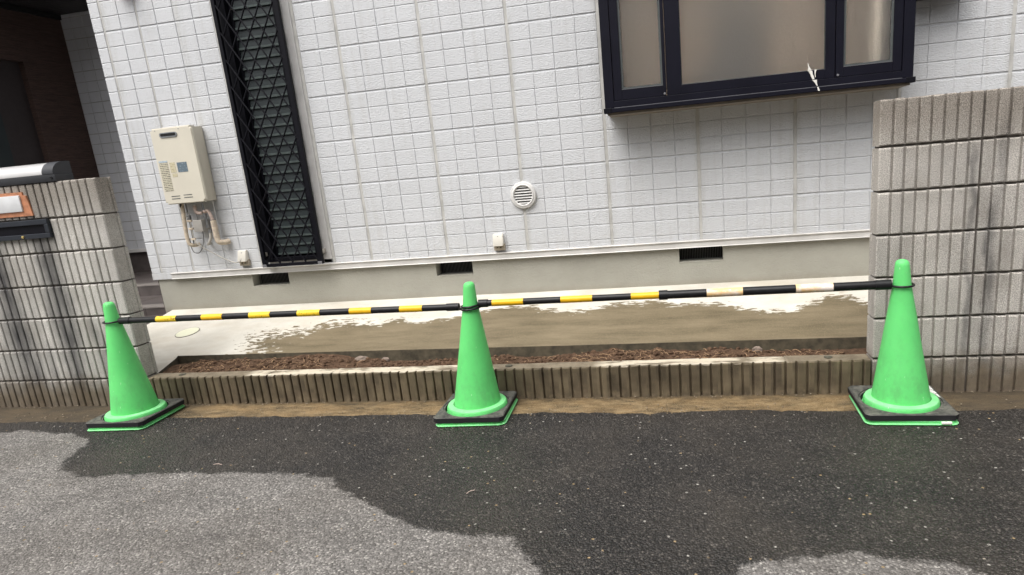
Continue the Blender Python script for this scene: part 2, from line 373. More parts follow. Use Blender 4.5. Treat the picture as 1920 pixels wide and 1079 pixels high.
def mat_white_worn():
    t = NT('faded_tape')
    c = t.mix(t.ramp(t.noise(16, 4, 0.6, t.mapping((0.7, 1, 1))), [(0.42, 0), (0.58, 1)]), (0.80, 0.70, 0.62), (0.78, 0.52, 0.24))
    c = t.mix(t.ramp(t.noise(60, 3), [(0.6, 0.0), (0.7, 0.5)]), c, (0.85, 0.82, 0.78))
    return t.fin(c, 0.5)
M['faded'] = mat_white_worn()
M['copper'] = plain('copper_plate', (0.55, 0.24, 0.13), 0.45, metal=0.3, var=0.3, scale=30, bump=0.3)
M['plate'] = plain('white_nameplate', (0.66, 0.67, 0.68), 0.4, var=0.1, scale=10)
M['silver'] = plain('silver_lid', (0.58, 0.57, 0.56), 0.32, metal=0.45, var=0.06, scale=6)
M['charcoal'] = plain('charcoal_cap', (0.022, 0.023, 0.027), 0.4)
M['slot'] = plain('mail_slot_black', (0.016, 0.020, 0.028), 0.38)
M['gold'] = plain('gold_knob', (0.65, 0.50, 0.20), 0.3, metal=0.7)
M['brown'] = mat_wood_dark()
M['soffit'] = plain('dark_soffit', (0.030, 0.028, 0.030), 0.55, var=0.15)
M['ptile'] = plain('porch_dark_tile', (0.085, 0.072, 0.068), 0.35, var=0.25, scale=9, spec=0.4)
M['ptile_l'] = plain('porch_tread_tile', (0.20, 0.18, 0.165), 0.35, var=0.2, scale=9)
M['cover'] = plain('cover_cream', (0.66, 0.66, 0.50), 0.5, var=0.05, scale=20)
M['cover_rim'] = plain('cover_rim', (0.22, 0.20, 0.17), 0.7)
M['root'] = plain('dry_roots', (0.36, 0.23, 0.13), 0.9, var=0.35, scale=60)
M['stone'] = plain('pale_rubble', (0.20, 0.155, 0.125), 0.9, var=0.3, scale=40, bump=0.5)
M['white'] = plain('white_splash', (0.82, 0.80, 0.74), 0.7, var=0.05)
M['brass_dark'] = plain('curtain_brown', (0.225, 0.185, 0.15), 0.9, var=0.15, scale=8)
M['bagdark'] = plain('dark_bag', (0.035, 0.035, 0.038), 0.9)
M['moss'] = plain('mossy_plug', (0.075, 0.070, 0.050), 0.9, var=0.4, scale=60, bump=0.4)
M['lab_long'] = mat_label('label_long', (0.60, 0.56, 0.43), (0.13, 0.12, 0.10), 130, 78, 0.56)
M['lab_small'] = mat_label('label_small', (0.62, 0.57, 0.40), (0.30, 0.24, 0.13), 150, 90, 0.5)
M['lab_blue'] = mat_label('label_blue', (0.12, 0.165, 0.20), (0.30, 0.36, 0.40), 110, 55, 0.42)
M['lab_sky'] = mat_label('label_sky', (0.48, 0.55, 0.60), (0.22, 0.36, 0.50), 160, 70, 0.5)

# ------------------------------------------------------------------ object helpers
WL = {}   # world location of every parent
def link(o): COL.objects.link(o); return o
def empty(name, loc, label, cat, group=None):
    o = bpy.data.objects.new(name, None); o.location = loc; o.empty_display_size = 0.1; link(o)
    o['label'] = label; o['category'] = cat
    if group: o['group'] = group
    WL[o.name] = Vector(loc); return o
def tag(o, label=None, cat=None, group=None, kind=None):
    if label: o['label'] = label
    if cat: o['category'] = cat
    if group: o['group'] = group
    if kind: o['kind'] = kind
    return o

class MB:
    """collects geometry in world coordinates, then links it as one mesh object"""
    def __init__(s): s.v = []; s.f = []; s.mi = []
    def add(s, vs, fs, mi=0):
        b = len(s.v); s.v += [tuple(p) for p in vs]; s.f += [tuple(i + b for i in f) for f in fs]; s.mi += [mi] * len(fs); return s
    def box(s, x0, x1, y0, y1, z0, z1, mi=0):
        return s.add([(x0,y0,z0),(x1,y0,z0),(x1,y1,z0),(x0,y1,z0),(x0,y0,z1),(x1,y0,z1),(x1,y1,z1),(x0,y1,z1)],
                     [(0,3,2,1),(4,5,6,7),(0,1,5,4),(1,2,6,5),(2,3,7,6),(3,0,4,7)], mi)
    def rbox(s, x0, x1, y0, y1, z0, z1, b=0.003, mi=0):
        bm = bmesh.new()
        bmesh.ops.create_cube(bm, size=1.0)
        for v in bm.verts:
            v.co = Vector((x0 + (v.co.x + .5) * (x1 - x0), y0 + (v.co.y + .5) * (y1 - y0), z0 + (v.co.z + .5) * (z1 - z0)))
        bmesh.ops.bevel(bm, geom=bm.edges[:], offset=b, segments=2, affect='EDGES', profile=0.6)
        s.bm(bm, mi); return s
    def bm(s, bm, mi=0):
        bm.verts.index_update()
        s.add([v.co[:] for v in bm.verts], [[v.index for v in f.verts] for f in bm.faces], mi); bm.free(); return s
    def tube(s, pts, r, seg=10, caps=True, mi=0, wob=0.0):
        pts = [Vector(p) for p in pts]; n = len(pts)
        rs = r if isinstance(r, (list, tuple)) else [r] * n
        vs = []; fs = []; prev = None
        for i, p in enumerate(pts):
            d = (pts[min(i + 1, n - 1)] - pts[max(i - 1, 0)]).normalized()
            if prev is None:
                a = d.orthogonal().normalized()
            else:
                a = (prev - d * prev.dot(d)).normalized()
            prev = a; b = d.cross(a)
            for k in range(seg):
                t = 2 * math.pi * k / seg; rr = rs[i] * (1 + (random.uniform(-wob, wob) if wob else 0))
                vs.append(p + a * math.cos(t) * rr + b * math.sin(t) * rr)
        for i in range(n - 1):
            for k in range(seg):
                fs.append((i*seg+k, i*seg+(k+1)%seg, (i+1)*seg+(k+1)%seg, (i+1)*seg+k))
        if caps: fs.append(tuple(range(seg))[::-1]); fs.append(tuple((n-1)*seg+k for k in range(seg)))
        return s.add(vs, fs, mi)
    def lathe(s, prof, c, seg=48, lean=(0, 0), axis='Z', mi=0, close=True):
        vs = []; fs = []
        for (r, h) in prof:
            for k in range(seg):
                t = 2 * math.pi * k / seg
                if axis == 'Z': vs.append((c[0] + r*math.cos(t) + lean[0]*h, c[1] + r*math.sin(t) + lean[1]*h, c[2] + h))
                else: vs.append((c[0] + r*math.cos(t), c[1] + h, c[2] + r*math.sin(t)))
        for i in range(len(prof) - 1):
            for k in range(seg):
                q = (i*seg+k, i*seg+(k+1)%seg, (i+1)*seg+(k+1)%seg, (i+1)*seg+k)
                fs.append(q if axis == 'Z' else q[::-1])
        if close:
            fs.append(tuple((len(prof)-1)*seg+k for k in range(seg)))
        return s.add(vs, fs, mi)
    def build(s, name, mats, parent=None, smooth=False, origin=None, angle=None, fix=True):
        me = bpy.data.meshes.new(name)
        V = np.array(s.v, dtype=float)
        if origin is None:
            lo, hi = V.min(0), V.max(0); origin = Vector(((lo[0]+hi[0])/2, (lo[1]+hi[1])/2, lo[2]))
        origin = Vector(origin)
        me.from_pydata([tuple(Vector(p) - origin) for p in s.v], [], s.f)
        if not isinstance(mats, (list, tuple)): mats = [mats]
        for m_ in mats: me.materials.append(m_)
        me.polygons.foreach_set('material_index', s.mi)
        if fix:
            b_ = bmesh.new(); b_.from_mesh(me); bmesh.ops.recalc_face_normals(b_, faces=b_.faces[:]); b_.to_mesh(me); b_.free()
        if smooth:
            me.polygons.foreach_set('use_smooth', [True] * len(me.polygons))
            me.set_sharp_from_angle(angle=math.radians(angle or 40))
        me.update()
        o = bpy.data.objects.new(name, me); link(o)
        if parent:
            o.parent = parent; o.location = origin - WL[parent.name]
        else: o.location = origin
        WL[o.name] = origin
        return o

def inst(me, name, parent, worldpos):
    o = bpy.data.objects.new(name, me); link(o)
    o.parent = parent; o.location = Vector(worldpos) - WL[parent.name]; return o

def sdf(px, py, poly):
    """signed distance (positive inside) of points to a polygon"""
    d = np.full(px.shape, 1e9); inside = np.zeros(px.shape, bool)
    n = len(poly)
    for i in range(n):
        x0, y0 = poly[i]; x1, y1 = poly[(i + 1) % n]
        ex, ey = x1 - x0, y1 - y0; L = ex*ex + ey*ey + 1e-12
        t = np.clip(((px - x0)*ex + (py - y0)*ey) / L, 0, 1)
        d = np.minimum(d, np.hypot(px - (x0 + t*ex), py - (y0 + t*ey)))
        c = ((y0 > py) != (y1 > py)) & (px < (x1 - x0) * (py - y0) / (y1 - y0 + 1e-12) + x0)
        inside ^= c
    return np.where(inside, d, -d)

# ------------------------------------------------------------------ ground
def road():
    xs = np.concatenate([[-40, -20, -10, -7], np.arange(-5.6, 4.0, 0.03), [6, 10, 20, 40]])
    ys = np.concatenate([[-40, -20, -10, -6, -4], np.arange(-3.0, -0.24, 0.03), [-0.235]])
    X, Y = np.meshgrid(xs, ys)
    Z = np.zeros_like(X)
    wetA = [(-4.14,-0.41),(-3.91,-0.41),(-3.71,-0.39),(-3.46,-0.42),(-3.23,-0.49),(-3.15,-0.56),(-3.12,-0.66),(-3.08,-0.76),(-2.99,-0.85),(-2.82,-0.92),(-2.68,-0.91),(-2.46,-0.89),(-2.33,-0.88),(-2.01,-0.87),(-1.7,-0.88),(-1.52,-0.93),(-1.42,-1.02),(-1.27,-1.12),(-1.13,-1.19),(-0.96,-1.28),(-0.87,-1.31),(-0.73,-1.31),(-0.62,-1.31),(-0.58,-1.36),(-0.53,-1.43),(-0.48,-1.52),(-0.43,-1.62),(-0.35,-1.9),
            (-0.1,-1.9),(0.08,-1.56),(0.12,-1.48),(0.15,-1.44),(0.22,-1.4),(0.32,-1.38),(0.47,-1.36),(0.56,-1.37),(0.6,-1.39),(0.65,-1.38),(0.73,-1.37),(0.79,-1.42),(0.81,-1.49),(0.85,-1.8),(6,-1.9),(6,1),(-8,1),(-8,-0.42)]
    W = sdf(X, Y, wetA)
    for i in range(len(xs)):                         # ragged tar edge against the gutter
        x = xs[i]
        Y[-1, i] = -0.215 + 0.030 * noise.noise((x * 2.2, 0, 0)) + 0.016 * noise.noise((x * 13, 3, 0)) + 0.012 * noise.noise((x * 41, 5, 0)) - (0.02 if x > 1.1 else 0) - (0.05 if x < -3.4 else 0)
        Z[-1, i] = -0.002
    nx, ny = len(xs), len(ys)
    mb = MB(); mb.v = [(float(a), float(b), float(c)) for a, b, c in zip(X.ravel(), Y.ravel(), Z.ravel())]
    mb.f = [(j*nx+i, j*nx+i+1, (j+1)*nx+i+1, (j+1)*nx+i) for j in range(ny-1) for i in range(nx-1)]
    mb.f += [] ; mb.mi = [0] * len(mb.f)
    o = mb.build('road', M['asphalt'], origin=(0, 0, 0))
    a = o.data.attributes.new('wet', 'FLOAT', 'POINT'); a.data.foreach_set('value', W.ravel().astype(np.float32))
    tag(o, kind='structure')
    g = MB()
    xs2 = np.arange(-6, 4.01, 0.04)
    for x in (-40,): pass
    vs = []; 
    for x in xs2:
        for y in (-0.34, -0.12, 0.02):
            vs.append((x, y, -0.006 + 0.003 * noise.noise((x * 3, y * 6, 0)) + (0 if y > -0.3 else -0.004)))
    n2 = len(xs2)
    fs = [(i*3+k, (i+1)*3+k, (i+1)*3+k+1, i*3+k+1) for i in range(n2-1) for k in range(2)]
    g.add(vs, fs); o = g.build('gutter', M['gutter'], origin=(0, 0, 0)); tag(o, kind='structure')
    b = MB().add([(-60, -60, -0.03), (60, -60, -0.03), (60, 60, -0.03), (-60, 60, -0.03)], [(0, 1, 2, 3)])
    o = b.build('ground', M['gutter'], origin=(0, 0, -0.03)); tag(o, kind='structure')
road()

def slab_z(y): return 0.168 + 0.178 * max(0.0, y - 0.42)
def slab():
    wet = [(-2.72,0.40),(-2.84,0.49),(-2.92,0.54),(-2.99,0.7),(-2.87,0.75),(-2.7,0.79),(-2.61,0.76),(-2.58,0.89),(-2.36,0.89),(-2.11,0.85),(-1.97,0.92),(-1.83,0.86),(-1.68,0.88),(-1.53,0.93),(-1.41,0.99),(-1.27,1.03),(-1.18,1.06),(-1.08,1.05),(-0.92,0.98),(-0.76,0.9),(-0.67,0.89),(-0.59,0.96),(-0.47,1.01),(-0.32,1.03),(-0.16,1.03),(-0.09,0.97),(0.0,0.95),(0.13,0.95),(0.26,0.92),(0.36,0.86),(0.5,0.78),(0.62,0.77),(0.7,0.88),(0.8,0.91),(0.92,1.01),(1.0,1.0),(1.05,0.88),(1.09,0.83),(1.5,0.8),(4,0.8),(4,-1),(-2.72,-1)]
    mb = MB()
    # main sheet behind the planting trough; front edge y(x)
    xs = sorted(list(np.arange(-4.15, 3.61, 0.04)) + [-3.417]); ks = 30
    fz = lambda x, y: slab_z(y) + 0.0015 * noise.noise((x * 2, y * 2, 0)) * min(1.0, max(0.0, (y - 0.46) * 8))
    yfr = lambda x: 0.455 - 0.013 * max(0, x + 3.4) + 0.003 * noise.noise((x * 5, 1, 0)) * min(1, max(0, x + 3.41) * 5)
    vs = []
    for x in xs:
        for k in range(ks + 1):
            y = yfr(x) + (1.36 - yfr(x)) * k / ks
            vs.append((x, y, fz(x, y)))
    n = ks + 1
    fs = [(i*n+k, (i+1)*n+k, (i+1)*n+k+1, i*n+k+1) for i in range(len(xs)-1) for k in range(ks)]
    b = len(vs)
    for i, x in enumerate(xs):                       # front face going down into the trough
        p = vs[i*n]; vs.append((p[0], p[1], -0.02))
    mb.add(vs, fs)
    ir = xs.index(-3.417)
    mb.f += [(i*n, b+i, b+i+1, (i+1)*n) for i in range(ir, len(xs)-1)]; mb.mi += [1] * (len(xs)-1-ir)
    vs = []; nn = 8
    for x in xs[:ir+1]:
        for k in range(nn + 1): vs.append((x, 0.10 + (yfr(x) - 0.10) * k / nn, fz(x, 0.10 + (yfr(x) - 0.10) * k / nn)))
    mb.add(vs, [(i*(nn+1)+k, (i+1)*(nn+1)+k, (i+1)*(nn+1)+k+1, i*(nn+1)+k+1) for i in range(ir) for k in range(nn)])
    # triangular wing beside the end of the left wall (its diagonal edge bounds the trough)
    wv = []
    for i in range(13):
        t = i / 12; y = 0.10 + 0.355 * t; xr = -3.262 - 0.155 * t
        wv += [(-3.417, y, slab_z(y)), (xr, y, slab_z(y)), (xr, y, -0.02)]
    wf = []; we = []
    for i in range(12):
        a = i * 3; wf += [(a, a+1, a+4, a+3)]; we.append((a+1, a+2, a+5, a+4))
    wb_ = len(mb.v); mb.add(wv, wf); mb.f += [tuple(q + wb_ for q in f) for f in we]; mb.mi += [1] * len(we)
    o = mb.build('concrete_slab', [M['slab'], M['slab_edge']], origin=(0, 0, 0)); tag(o, kind='structure')
    P_ = np.array([v.co[:] for v in o.data.vertices])
    a = o.data.attributes.new('wet', 'FLOAT', 'POINT'); a.data.foreach_set('value', sdf(P_[:, 0], P_[:, 1], wet).astype(np.float32))
slab()

# soil in the trough: height field, clods and dry rootlets
def soil_h(x, y):
    e = 0.134 + 0.022 * noise.noise((x * 2.1, y * 3, 0.3)) + 0.014 * noise.noise((x * 9, y * 9, 1)) + 0.006 * noise.noise((x * 34, y * 34, 2)) + 0.003 * noise.noise((x * 90, y * 90, 4))
    e += 0.022 * math.exp(-((x + 2.95) / 0.35) ** 2) + 0.030 * math.exp(-((x + 2.35) / 0.28) ** 2) * (0.6 + y)
    e -= 0.030 * max(0, (x + 0.2)) + (0.018 * math.exp(-((y - 0.42) / 0.05) ** 2))
    e -= 0.02 * math.exp(-((x + 1.55) / 0.35) ** 2)
    return e
def soil():
    mb = MB(); xs = np.arange(-3.42, 0.98, 0.0125); ys = np.linspace(0.085, 0.475, 34)
    n = len(ys)
    vs = [(x, y, soil_h(x, y)) for x in xs for y in ys]
    fs = [(i*n+k, (i+1)*n+k, (i+1)*n+k+1, i*n+k+1) for i in range(len(xs)-1) for k in range(n-1)]
    mb.add(vs, fs); o = mb.build('soil', M['soil'], smooth=True, angle=60)
    tag(o, 'loose brown soil filling the narrow trough behind the ribbed kerb blocks', 'soil', kind='stuff')
    cl = MB()
    for i in range(2200):
        x = random.uniform(-3.2, 0.85); y = random.uniform(0.11, 0.40)
        r = random.choice([0.003, 0.004, 0.005, 0.006, 0.009, 0.013]) * random.uniform(0.7, 1.3)
        bm = bmesh.new(); bmesh.ops.create_icosphere(bm, subdivisions=1, radius=r)
        for v in bm.verts: v.co = Vector((v.co.x * random.uniform(.8, 1.6), v.co.y * random.uniform(.7, 1.3), v.co.z * random.uniform(.6, 1.0))) + Vector((x, y, soil_h(x, y) + r * 0.3))
        cl.bm(bm)
    o = cl.build('soil_clod', M['soil'], fix=False); tag(o, 'crumbs and small clods of dark earth scattered over the trough soil', 'soil clods', kind='stuff')
    rt = MB()
    for i in range(380):
        cx = random.choice([-3.0, -2.6, -2.3, -0.65, -0.4, 0.1, 0.6]) + random.gauss(0, 0.22)
        if not -3.2 < cx < 0.82: continue
        y = random.uniform(0.11, 0.34); a = random.uniform(0, math.pi * 2); L = random.uniform(0.015, 0.06)
        pts = []; px, py = cx, y
        h0 = random.uniform(0.002, 0.010)
        for k in range(5):
            pts.append((px, py, soil_h(px, py) + h0 + 0.006 * math.sin(k * 0.8)))
            a += random.uniform(-0.5, 0.5); px += math.cos(a) * L / 4; py += math.sin(a) * L / 4
            py = min(max(py, 0.105), 0.42)
        rt.tube(pts, random.uniform(0.0007, 0.0019), 4)
    o = rt.build('dry_rootlets', M['root'], fix=False); tag(o, 'tangle of pale dry rootlets lying on the trough soil', 'rootlets', kind='stuff')
    st = [(-2.03, 0.40, 0.045, 0.018, 'flat pale rubble stone on the soil left of the middle cone'), (-1.87, 0.405, 0.028, 0.020, 'small lumpy brown stone just right of the flat pale rubble stone'),
          (0.38, 0.33, 0.028, 0.022, 'round brown clod of rubble on the soil left of the right cone')]
    for x, y, r, h, lab in st:
        bm = bmesh.new(); bmesh.ops.create_icosphere(bm, subdivisions=3, radius=1)
        for v in bm.verts:
            d = 1 + 0.32 * noise.noise(v.co * 2.1 + Vector((x * 9, 0, 0)))
            v.co = Vector((x + v.co.x * r * d, y + v.co.y * r * 0.6 * d, soil_h(x, y) + h * 0.35 + v.co.z * h * d))
        o = MB().bm(bm).build('rubble_stone', M['stone'], smooth=True, angle=25); tag(o, lab, 'stone')
soil()

# ------------------------------------------------------------------ ribbed block walls
def block_profile(x0, x1, grooves, yb, depth=0.015, gw=0.0100):
    """plan outline of a ribbed block: front points from left to right, with grooves cut in"""
    pts = [(x0, 0.018), (x0, 0.003), (x0 + 0.0035, 0.0)]
    for g in sorted(grooves):
        if x0 + 0.012 < g < x1 - 0.012:
            pts += [(g - gw/2 - 0.0035, 0.0), (g - gw/2, 0.003), (g - gw/2 + 0.0015, depth), (g + gw/2 - 0.0015, depth), (g + gw/2, 0.003), (g + gw/2 + 0.0035, 0.0)]
    pts += [(x1 - 0.0035, 0.0), (x1, 0.003)]
    return pts
def block_mesh(name, w, h, grooves, thick, mat, seed=0, endgroove=0):
    """block with its own origin at the lower left front corner; ragged rib ends top and bottom"""
    rnd = random.Random(seed)
    pr = block_profile(0, w, grooves, thick)
    if endgroove > 0:     # right-hand end face carries a groove and a chamfered back part
        pr = pr[:-2] + [(w - 0.006, 0.0), (w, 0.006), (w, endgroove - 0.006), (w - 0.006, endgroove - 0.002), (w - 0.006, endgroove + 0.003), (w, endgroove + 0.007), (w, thick - 0.008), (w - 0.008, thick)]
    if endgroove < 0:     # mirrored for a left-hand end face
        e = -endgroove
        pr = [(0.008, thick), (0, thick - 0.008), (0, e + 0.007), (0.006, e + 0.003), (0.006, e - 0.002), (0, e - 0.006), (0, 0.006), (0.006, 0.0)] + pr[3:]
    if endgroove <= 0: pr = pr + [(w, thick)]
    if endgroove >= 0: pr = [(0, thick)] + pr
    n = len(pr)
    levels = [(0.0, 0.006), (0.005, 0.0), (h * 0.5, 0.0), (h - 0.006, 0.0), (h, 0.006)]
    vs = []
    for li, (z, ins) in enumerate(levels):
        for i, (x, y) in enumerate(pr):
            yy = y + (ins if y < thick * 0.9 and y < 0.011 else 0) + rnd.uniform(-0.0007, 0.0007)
            zz = z + (rnd.uniform(-0.0025, 0.0012) if li >= 3 else (rnd.uniform(-0.001, 0.002) if li < 2 else 0))
            vs.append((x + rnd.uniform(-0.0005, 0.0005), yy, zz))
    fs = []
    for l in range(len(levels) - 1):
        for i in range(n - 1):
            fs.append((l*n+i, l*n+i+1, (l+1)*n+i+1, (l+1)*n+i))
        fs.append((l*n+n-1, l*n, (l+1)*n, (l+1)*n+n-1))
    fs.append(tuple((len(levels)-1)*n + i for i in range(n)))
    fs.append(tuple(i for i in range(n))[::-1])
    me = bpy.data.meshes.new(name); me.from_pydata(vs, [], fs); me.materials.append(mat)
    b_ = bmesh.new(); b_.from_mesh(me); bmesh.ops.triangulate(b_, faces=[f for f in b_.faces if len(f.verts) > 4]); bmesh.ops.recalc_face_normals(b_, faces=b_.faces[:]); b_.to_mesh(me); b_.free()
    return me

ZB = 0.1763; TH = 0.12
def wall(side):
    if side == 'L':
        root = empty('block_wall', (-4.1, 0.06, 0), 'grey ribbed block wall with dark rain streaks, carrying the mail slot', 'wall')
        mat = M['blockL']; xe = -3.265; first = -3.277; n = 6
        edges = []; x = first - 7 * RIB
        spans = [(first - 7*RIB, xe)]
        x = first - 7 * RIB
        while x > -5.6: spans.append((x - 8*RIB, x)); x -= 8*RIB
        gr = lambda a, b: [first - k*RIB - a for k in range(0, 60) if a < first - k*RIB < b]
    else:
        root = empty('block_wall', (1.9, 0.06, 0), 'grey ribbed block wall behind the right-hand cone', 'wall')
        mat = M['block']; xe = 0.886; first = 0.942
        spans = [(xe, first + 7*RIB)]; x = first + 7*RIB
        while x < 3.4: spans.append((x, x + 8*RIB)); x += 8*RIB
        gr = lambda a, b: [first + k*RIB - a for k in range(0, 60) if a < first + k*RIB < b]
    me_cache = {}
    for c in range(-1, 6):
        z0 = ZB + 0.2*c; h = 0.191
        if c == -1: z0 = -0.02; h = ZB - 0.009 + 0.02
        if c == 5: h = 0.2
        for i, (a, b) in enumerate(spans):
            key = (0 if i == 0 else 1, c == -1, c == 5, (c * 3 + i) % 3 if i else 0)
            off = -0.010 + (0.005 if not (i == 0 and side == 'R') else 0.0)
            wb = b - a - (0.010 if i else 0.005)
            if key not in me_cache:
                eg = 0
                if i == 0: eg = 0.088 if side == 'L' else -0.088
                me_cache[key] = block_mesh('block', wb, h, [g_ - off for g_ in gr(a + 0.01, b - 0.01)], TH, mat, seed=hash(key) % 999, endgroove=eg)
            inst(me_cache[key], 'block', root, (a + (0.0 if (i == 0 and side == 'R') else 0.005), 0, z0))
    # mortar core, recessed behind the faces
    lo = min(s[0] for s in spans) + 0.01; hi = max(s[1] for s in spans) - 0.01
    MB().box(lo, hi, 0.0175, TH - 0.01, -0.02, ZB + 1.19).build('mortar', M['mortar'], root)
    return root
wall('L'); wall('R')

def kerb():
    root = empty('kerb_wall', (-1.2, 0.05, 0), 'low damp ribbed block kerb in front of the soil trough', 'kerb')
    x = -3.262; i = 0; cache = {}
    while x < 0.88:
        b = min(x + 8*RIB, 0.884); k = (i % 3, b - x < 8*RIB - 1e-6)
        if k not in cache:
            w = b - x - 0.010
            cache[k] = block_mesh('kerb_block', w, 0.188, [RIB * (j + 1) - 0.005 for j in range(8) if RIB*(j+1) < w - 0.012], 0.10, M['curb'], seed=50 + i)
        inst(cache[k], 'kerb_block', root, (x + 0.005, 0, -0.02)); x = b; i += 1
    MB().box(-3.25, 0.87, 0.020, 0.095, -0.02, 0.1665).build('mortar', M['curb'], root)
    for x, lab in ((-3.05, 'leftmost'), (-0.967, 'middle'), (0.694, 'rightmost')):
        mb = MB().lathe([(0.0205, 0.0), (0.0205, 0.0035), (0.019, 0.0042), (0.002, 0.0038)], (x, 0.062, 0.1665), 20)
        o = mb.build('post_hole_plug', M['moss'], smooth=True); tag(o, lab + ' of three dark round plugs set in the top of the low kerb', 'plug', 'post hole plugs along the kerb')
kerb()

# ------------------------------------------------------------------ house
D = 1.287
TW, TH_ = 0.152, 0.1046
X0 = -0.48; ZL5 = 0.888
house = empty('house', (-0.5, 1.4, 0.2), 'white house clad in small rectangular tiles on a beige rendered base', 'house')

def tile_mesh(w, h, name='tile', mat=None, topb=0.0062):
    d = 0.0050; b = 0.0020
    vs = [(0,0,0),(w,0,0),(w,0,h),(0,0,h),
          (0,-d+b,0),(w,-d+b,0),(w,-d+b,h),(0,-d+b,h),
          (b,-d,b),(w-b,-d,b),(w-b,-d,h-topb),(b,-d,h-topb)]
    fs = [(8,9,10,11),(4,5,9,8),(5,6,10,9),(6,7,11,10),(7,4,8,11),(0,1,5,4),(1,2,6,5),(2,3,7,6),(3,0,4,7)]
    me = bpy.data.meshes.new(name); me.from_pydata(vs, [], fs); me.materials.append(mat or M['tile'])
    return me, vs, fs
SID = D + 0.0030     # plane of the joints; tile faces stand 2 mm in front of D
def siding():
    rows = []
    z = 0.679 + 0.0
    # row list: (z bottom, z top, thick joint below?)
    lines = []; k = 0
    zz = ZL5 - 2*TH_
    while zz < 3.0: lines.append(zz); zz += TH_
    rows.append((0.634, lines[0]))
    for a, b in zip(lines[:-1], lines[1:]): rows.append((a, b))
    def thick(zv): return abs(((zv - ZL5) / (3*TH_)) - round((zv - ZL5) / (3*TH_))) < 0.02
    cells = []
    for ri, (za, zb_) in enumerate(rows):
        z0 = za + (0.0078 if thick(za) else 0.0016); z1 = zb_ - (0.0024 if thick(zb_) else 0.0010)
        if ri == 0: z0 = za + 0.001
        # main field
        for n in range(-14, 24):
            xa, xb = X0 + n*TW, X0 + (n+1)*TW
            l = xa + (0.0105 if n % 4 == 0 else (0.003 if n % 2 == 0 else 0.0010)); r = xb - (0.0105 if (n+1) % 4 == 0 else (0.003 if (n+1) % 2 == 0 else 0.0010))
            if n == -14: l = X0 - 14*TW + 0.006
            if xb > 1.33 - 0.001 and xa < 1.33 and zb_ < 1.55:    # sealed joint under the right end of the bay
                cells.append((l, 1.322, z0, z1)); 
                if r > 1.345: cells.append((1.340, r, z0, z1))
                continue
            cells.append((l, r, z0, z1))
        # field left of the slit window
        xs = [-4.248, -4.155, -4.006, -3.854, -3.702, -3.550, -3.398, -3.243]
        for j in range(7):
            if j == 0: l, r = xs[0] , xs[1] - 0.009
            else: l = xs[j] + (0.008 if j in (1, 3) else 0.0022); r = xs[j+1] - (0.008 if j + 1 == 3 else 0.0022)
            if j == 6: r = xs[7]
            cells.append((l, r, z0, z1))
    keep = []
    for l, r, z0, z1 in cells:
        if l > -0.44 and r < 1.34 and z0 > 1.51: continue             # behind the bay window
        keep.append((l, r, z0, z1))
    cp = Vector((0, -3.2129, 1.2399))
    def size(c):
        l, r, z0, z1 = c; p = Vector(((l+r)/2, D, (z0+z1)/2)); v = p - cp; dd = v.dot(F)
        u_ = 960 + 85 + 1207.8 * v.dot(R_) / dd; w_ = 600 - 1207.8 * v.dot(U) / dd
        if not (-10 < u_ < 1930 and -10 < w_ < 1089): return 0
        if l > 0.93 and (z0+z1)/2 < 1.53: return 0      # hidden by the right block wall
        return (r-l)*(z1-z0) / dd**2
    keep.sort(key=size, reverse=True)
    cache = {}
    for (l, r, z0, z1) in keep[:298]:
        k = (round(r-l, 4), round(z1-z0, 4))
        if k not in cache: cache[k] = tile_mesh(r-l, z1-z0)[0]
        inst(cache[k], 'tile', house, (l, SID, z0))
    mb = MB()
    for (l, r, z0, z1) in keep[298:]:
        _, vs, fs = (None,) + tuple(tile_mesh(r-l, z1-z0)[1:])
        mb.add([(a+l, b+SID, c+z0) for a, b, c in vs], fs)
    o = mb.build('tile_field', M['tile'], house); o['kind'] = 'stuff'
    # backing sheet with the window openings left free
    def sheet(x0, x1, z0, z1, nm='wall_panel', mt='joint', y0=SID+0.0005, y1=D+0.14):
        MB().box(x0, x1, y0, y1, z0, z1).build(nm, M[mt], house)
    sheet(-4.246, -3.20, 0.60, 4.2); sheet(-2.66, -0.40, 0.60, 4.2); sheet(1.29, 3.35, 1.52, 4.2); sheet(-0.40, 3.35, 0.60, 1.52)
    sheet(-0.40, 1.29, 2.45, 4.2)
    # sealed vertical joints
    for n in range(-12, 24, 4):
        x = X0 + n*TW; top = 4.2 if not (-0.44 < x < 1.3) else 1.50
        MB().box(x - 0.0100, x + 0.0100, SID - 0.0022, SID + 0.001, 0.636, top).build('joint_seal', M['seal'], house)
    for x, top in ((-4.155, 4.2), (-3.854, 4.2), (1.331, 1.512)):
        MB().box(x - 0.006, x + 0.006, SID - 0.0022, SID + 0.001, 0.636, top).build('joint_seal', M['seal'], house)
    # smooth bands and ivory sealant beside the slit window
    MB().rbox(-3.232, -3.172, D - 0.001, D + 0.06, 0.636, 4.2, 0.003).build('window_casing', M['trim'], house)
    MB().rbox(-2.700, -2.632, D - 0.003, D + 0.06, 0.636, 4.2, 0.003).build('window_casing', M['trim'], house)
    MB().rbox(-2.630, -2.606, D - 0.0005, D + 0.02, 0.636, 4.2, 0.004).build('joint_seal', M['seal'], house)
    MB().rbox(-3.243, -3.234, D - 0.0005, D + 0.02, 0.636, 4.2, 0.002).build('joint_seal', M['seal'], house)
    MB().rbox(-3.232, -2.632, D - 0.003, D + 0.06, 0.600, 0.668, 0.003).build('window_casing', M['trim'], house)
    # side wall of the house towards the porch
    MB().box(-4.246, -4.10, D + 0.142, 3.0, 0.60, 4.2).build('side_wall', M['tile'], house)
    
siding()

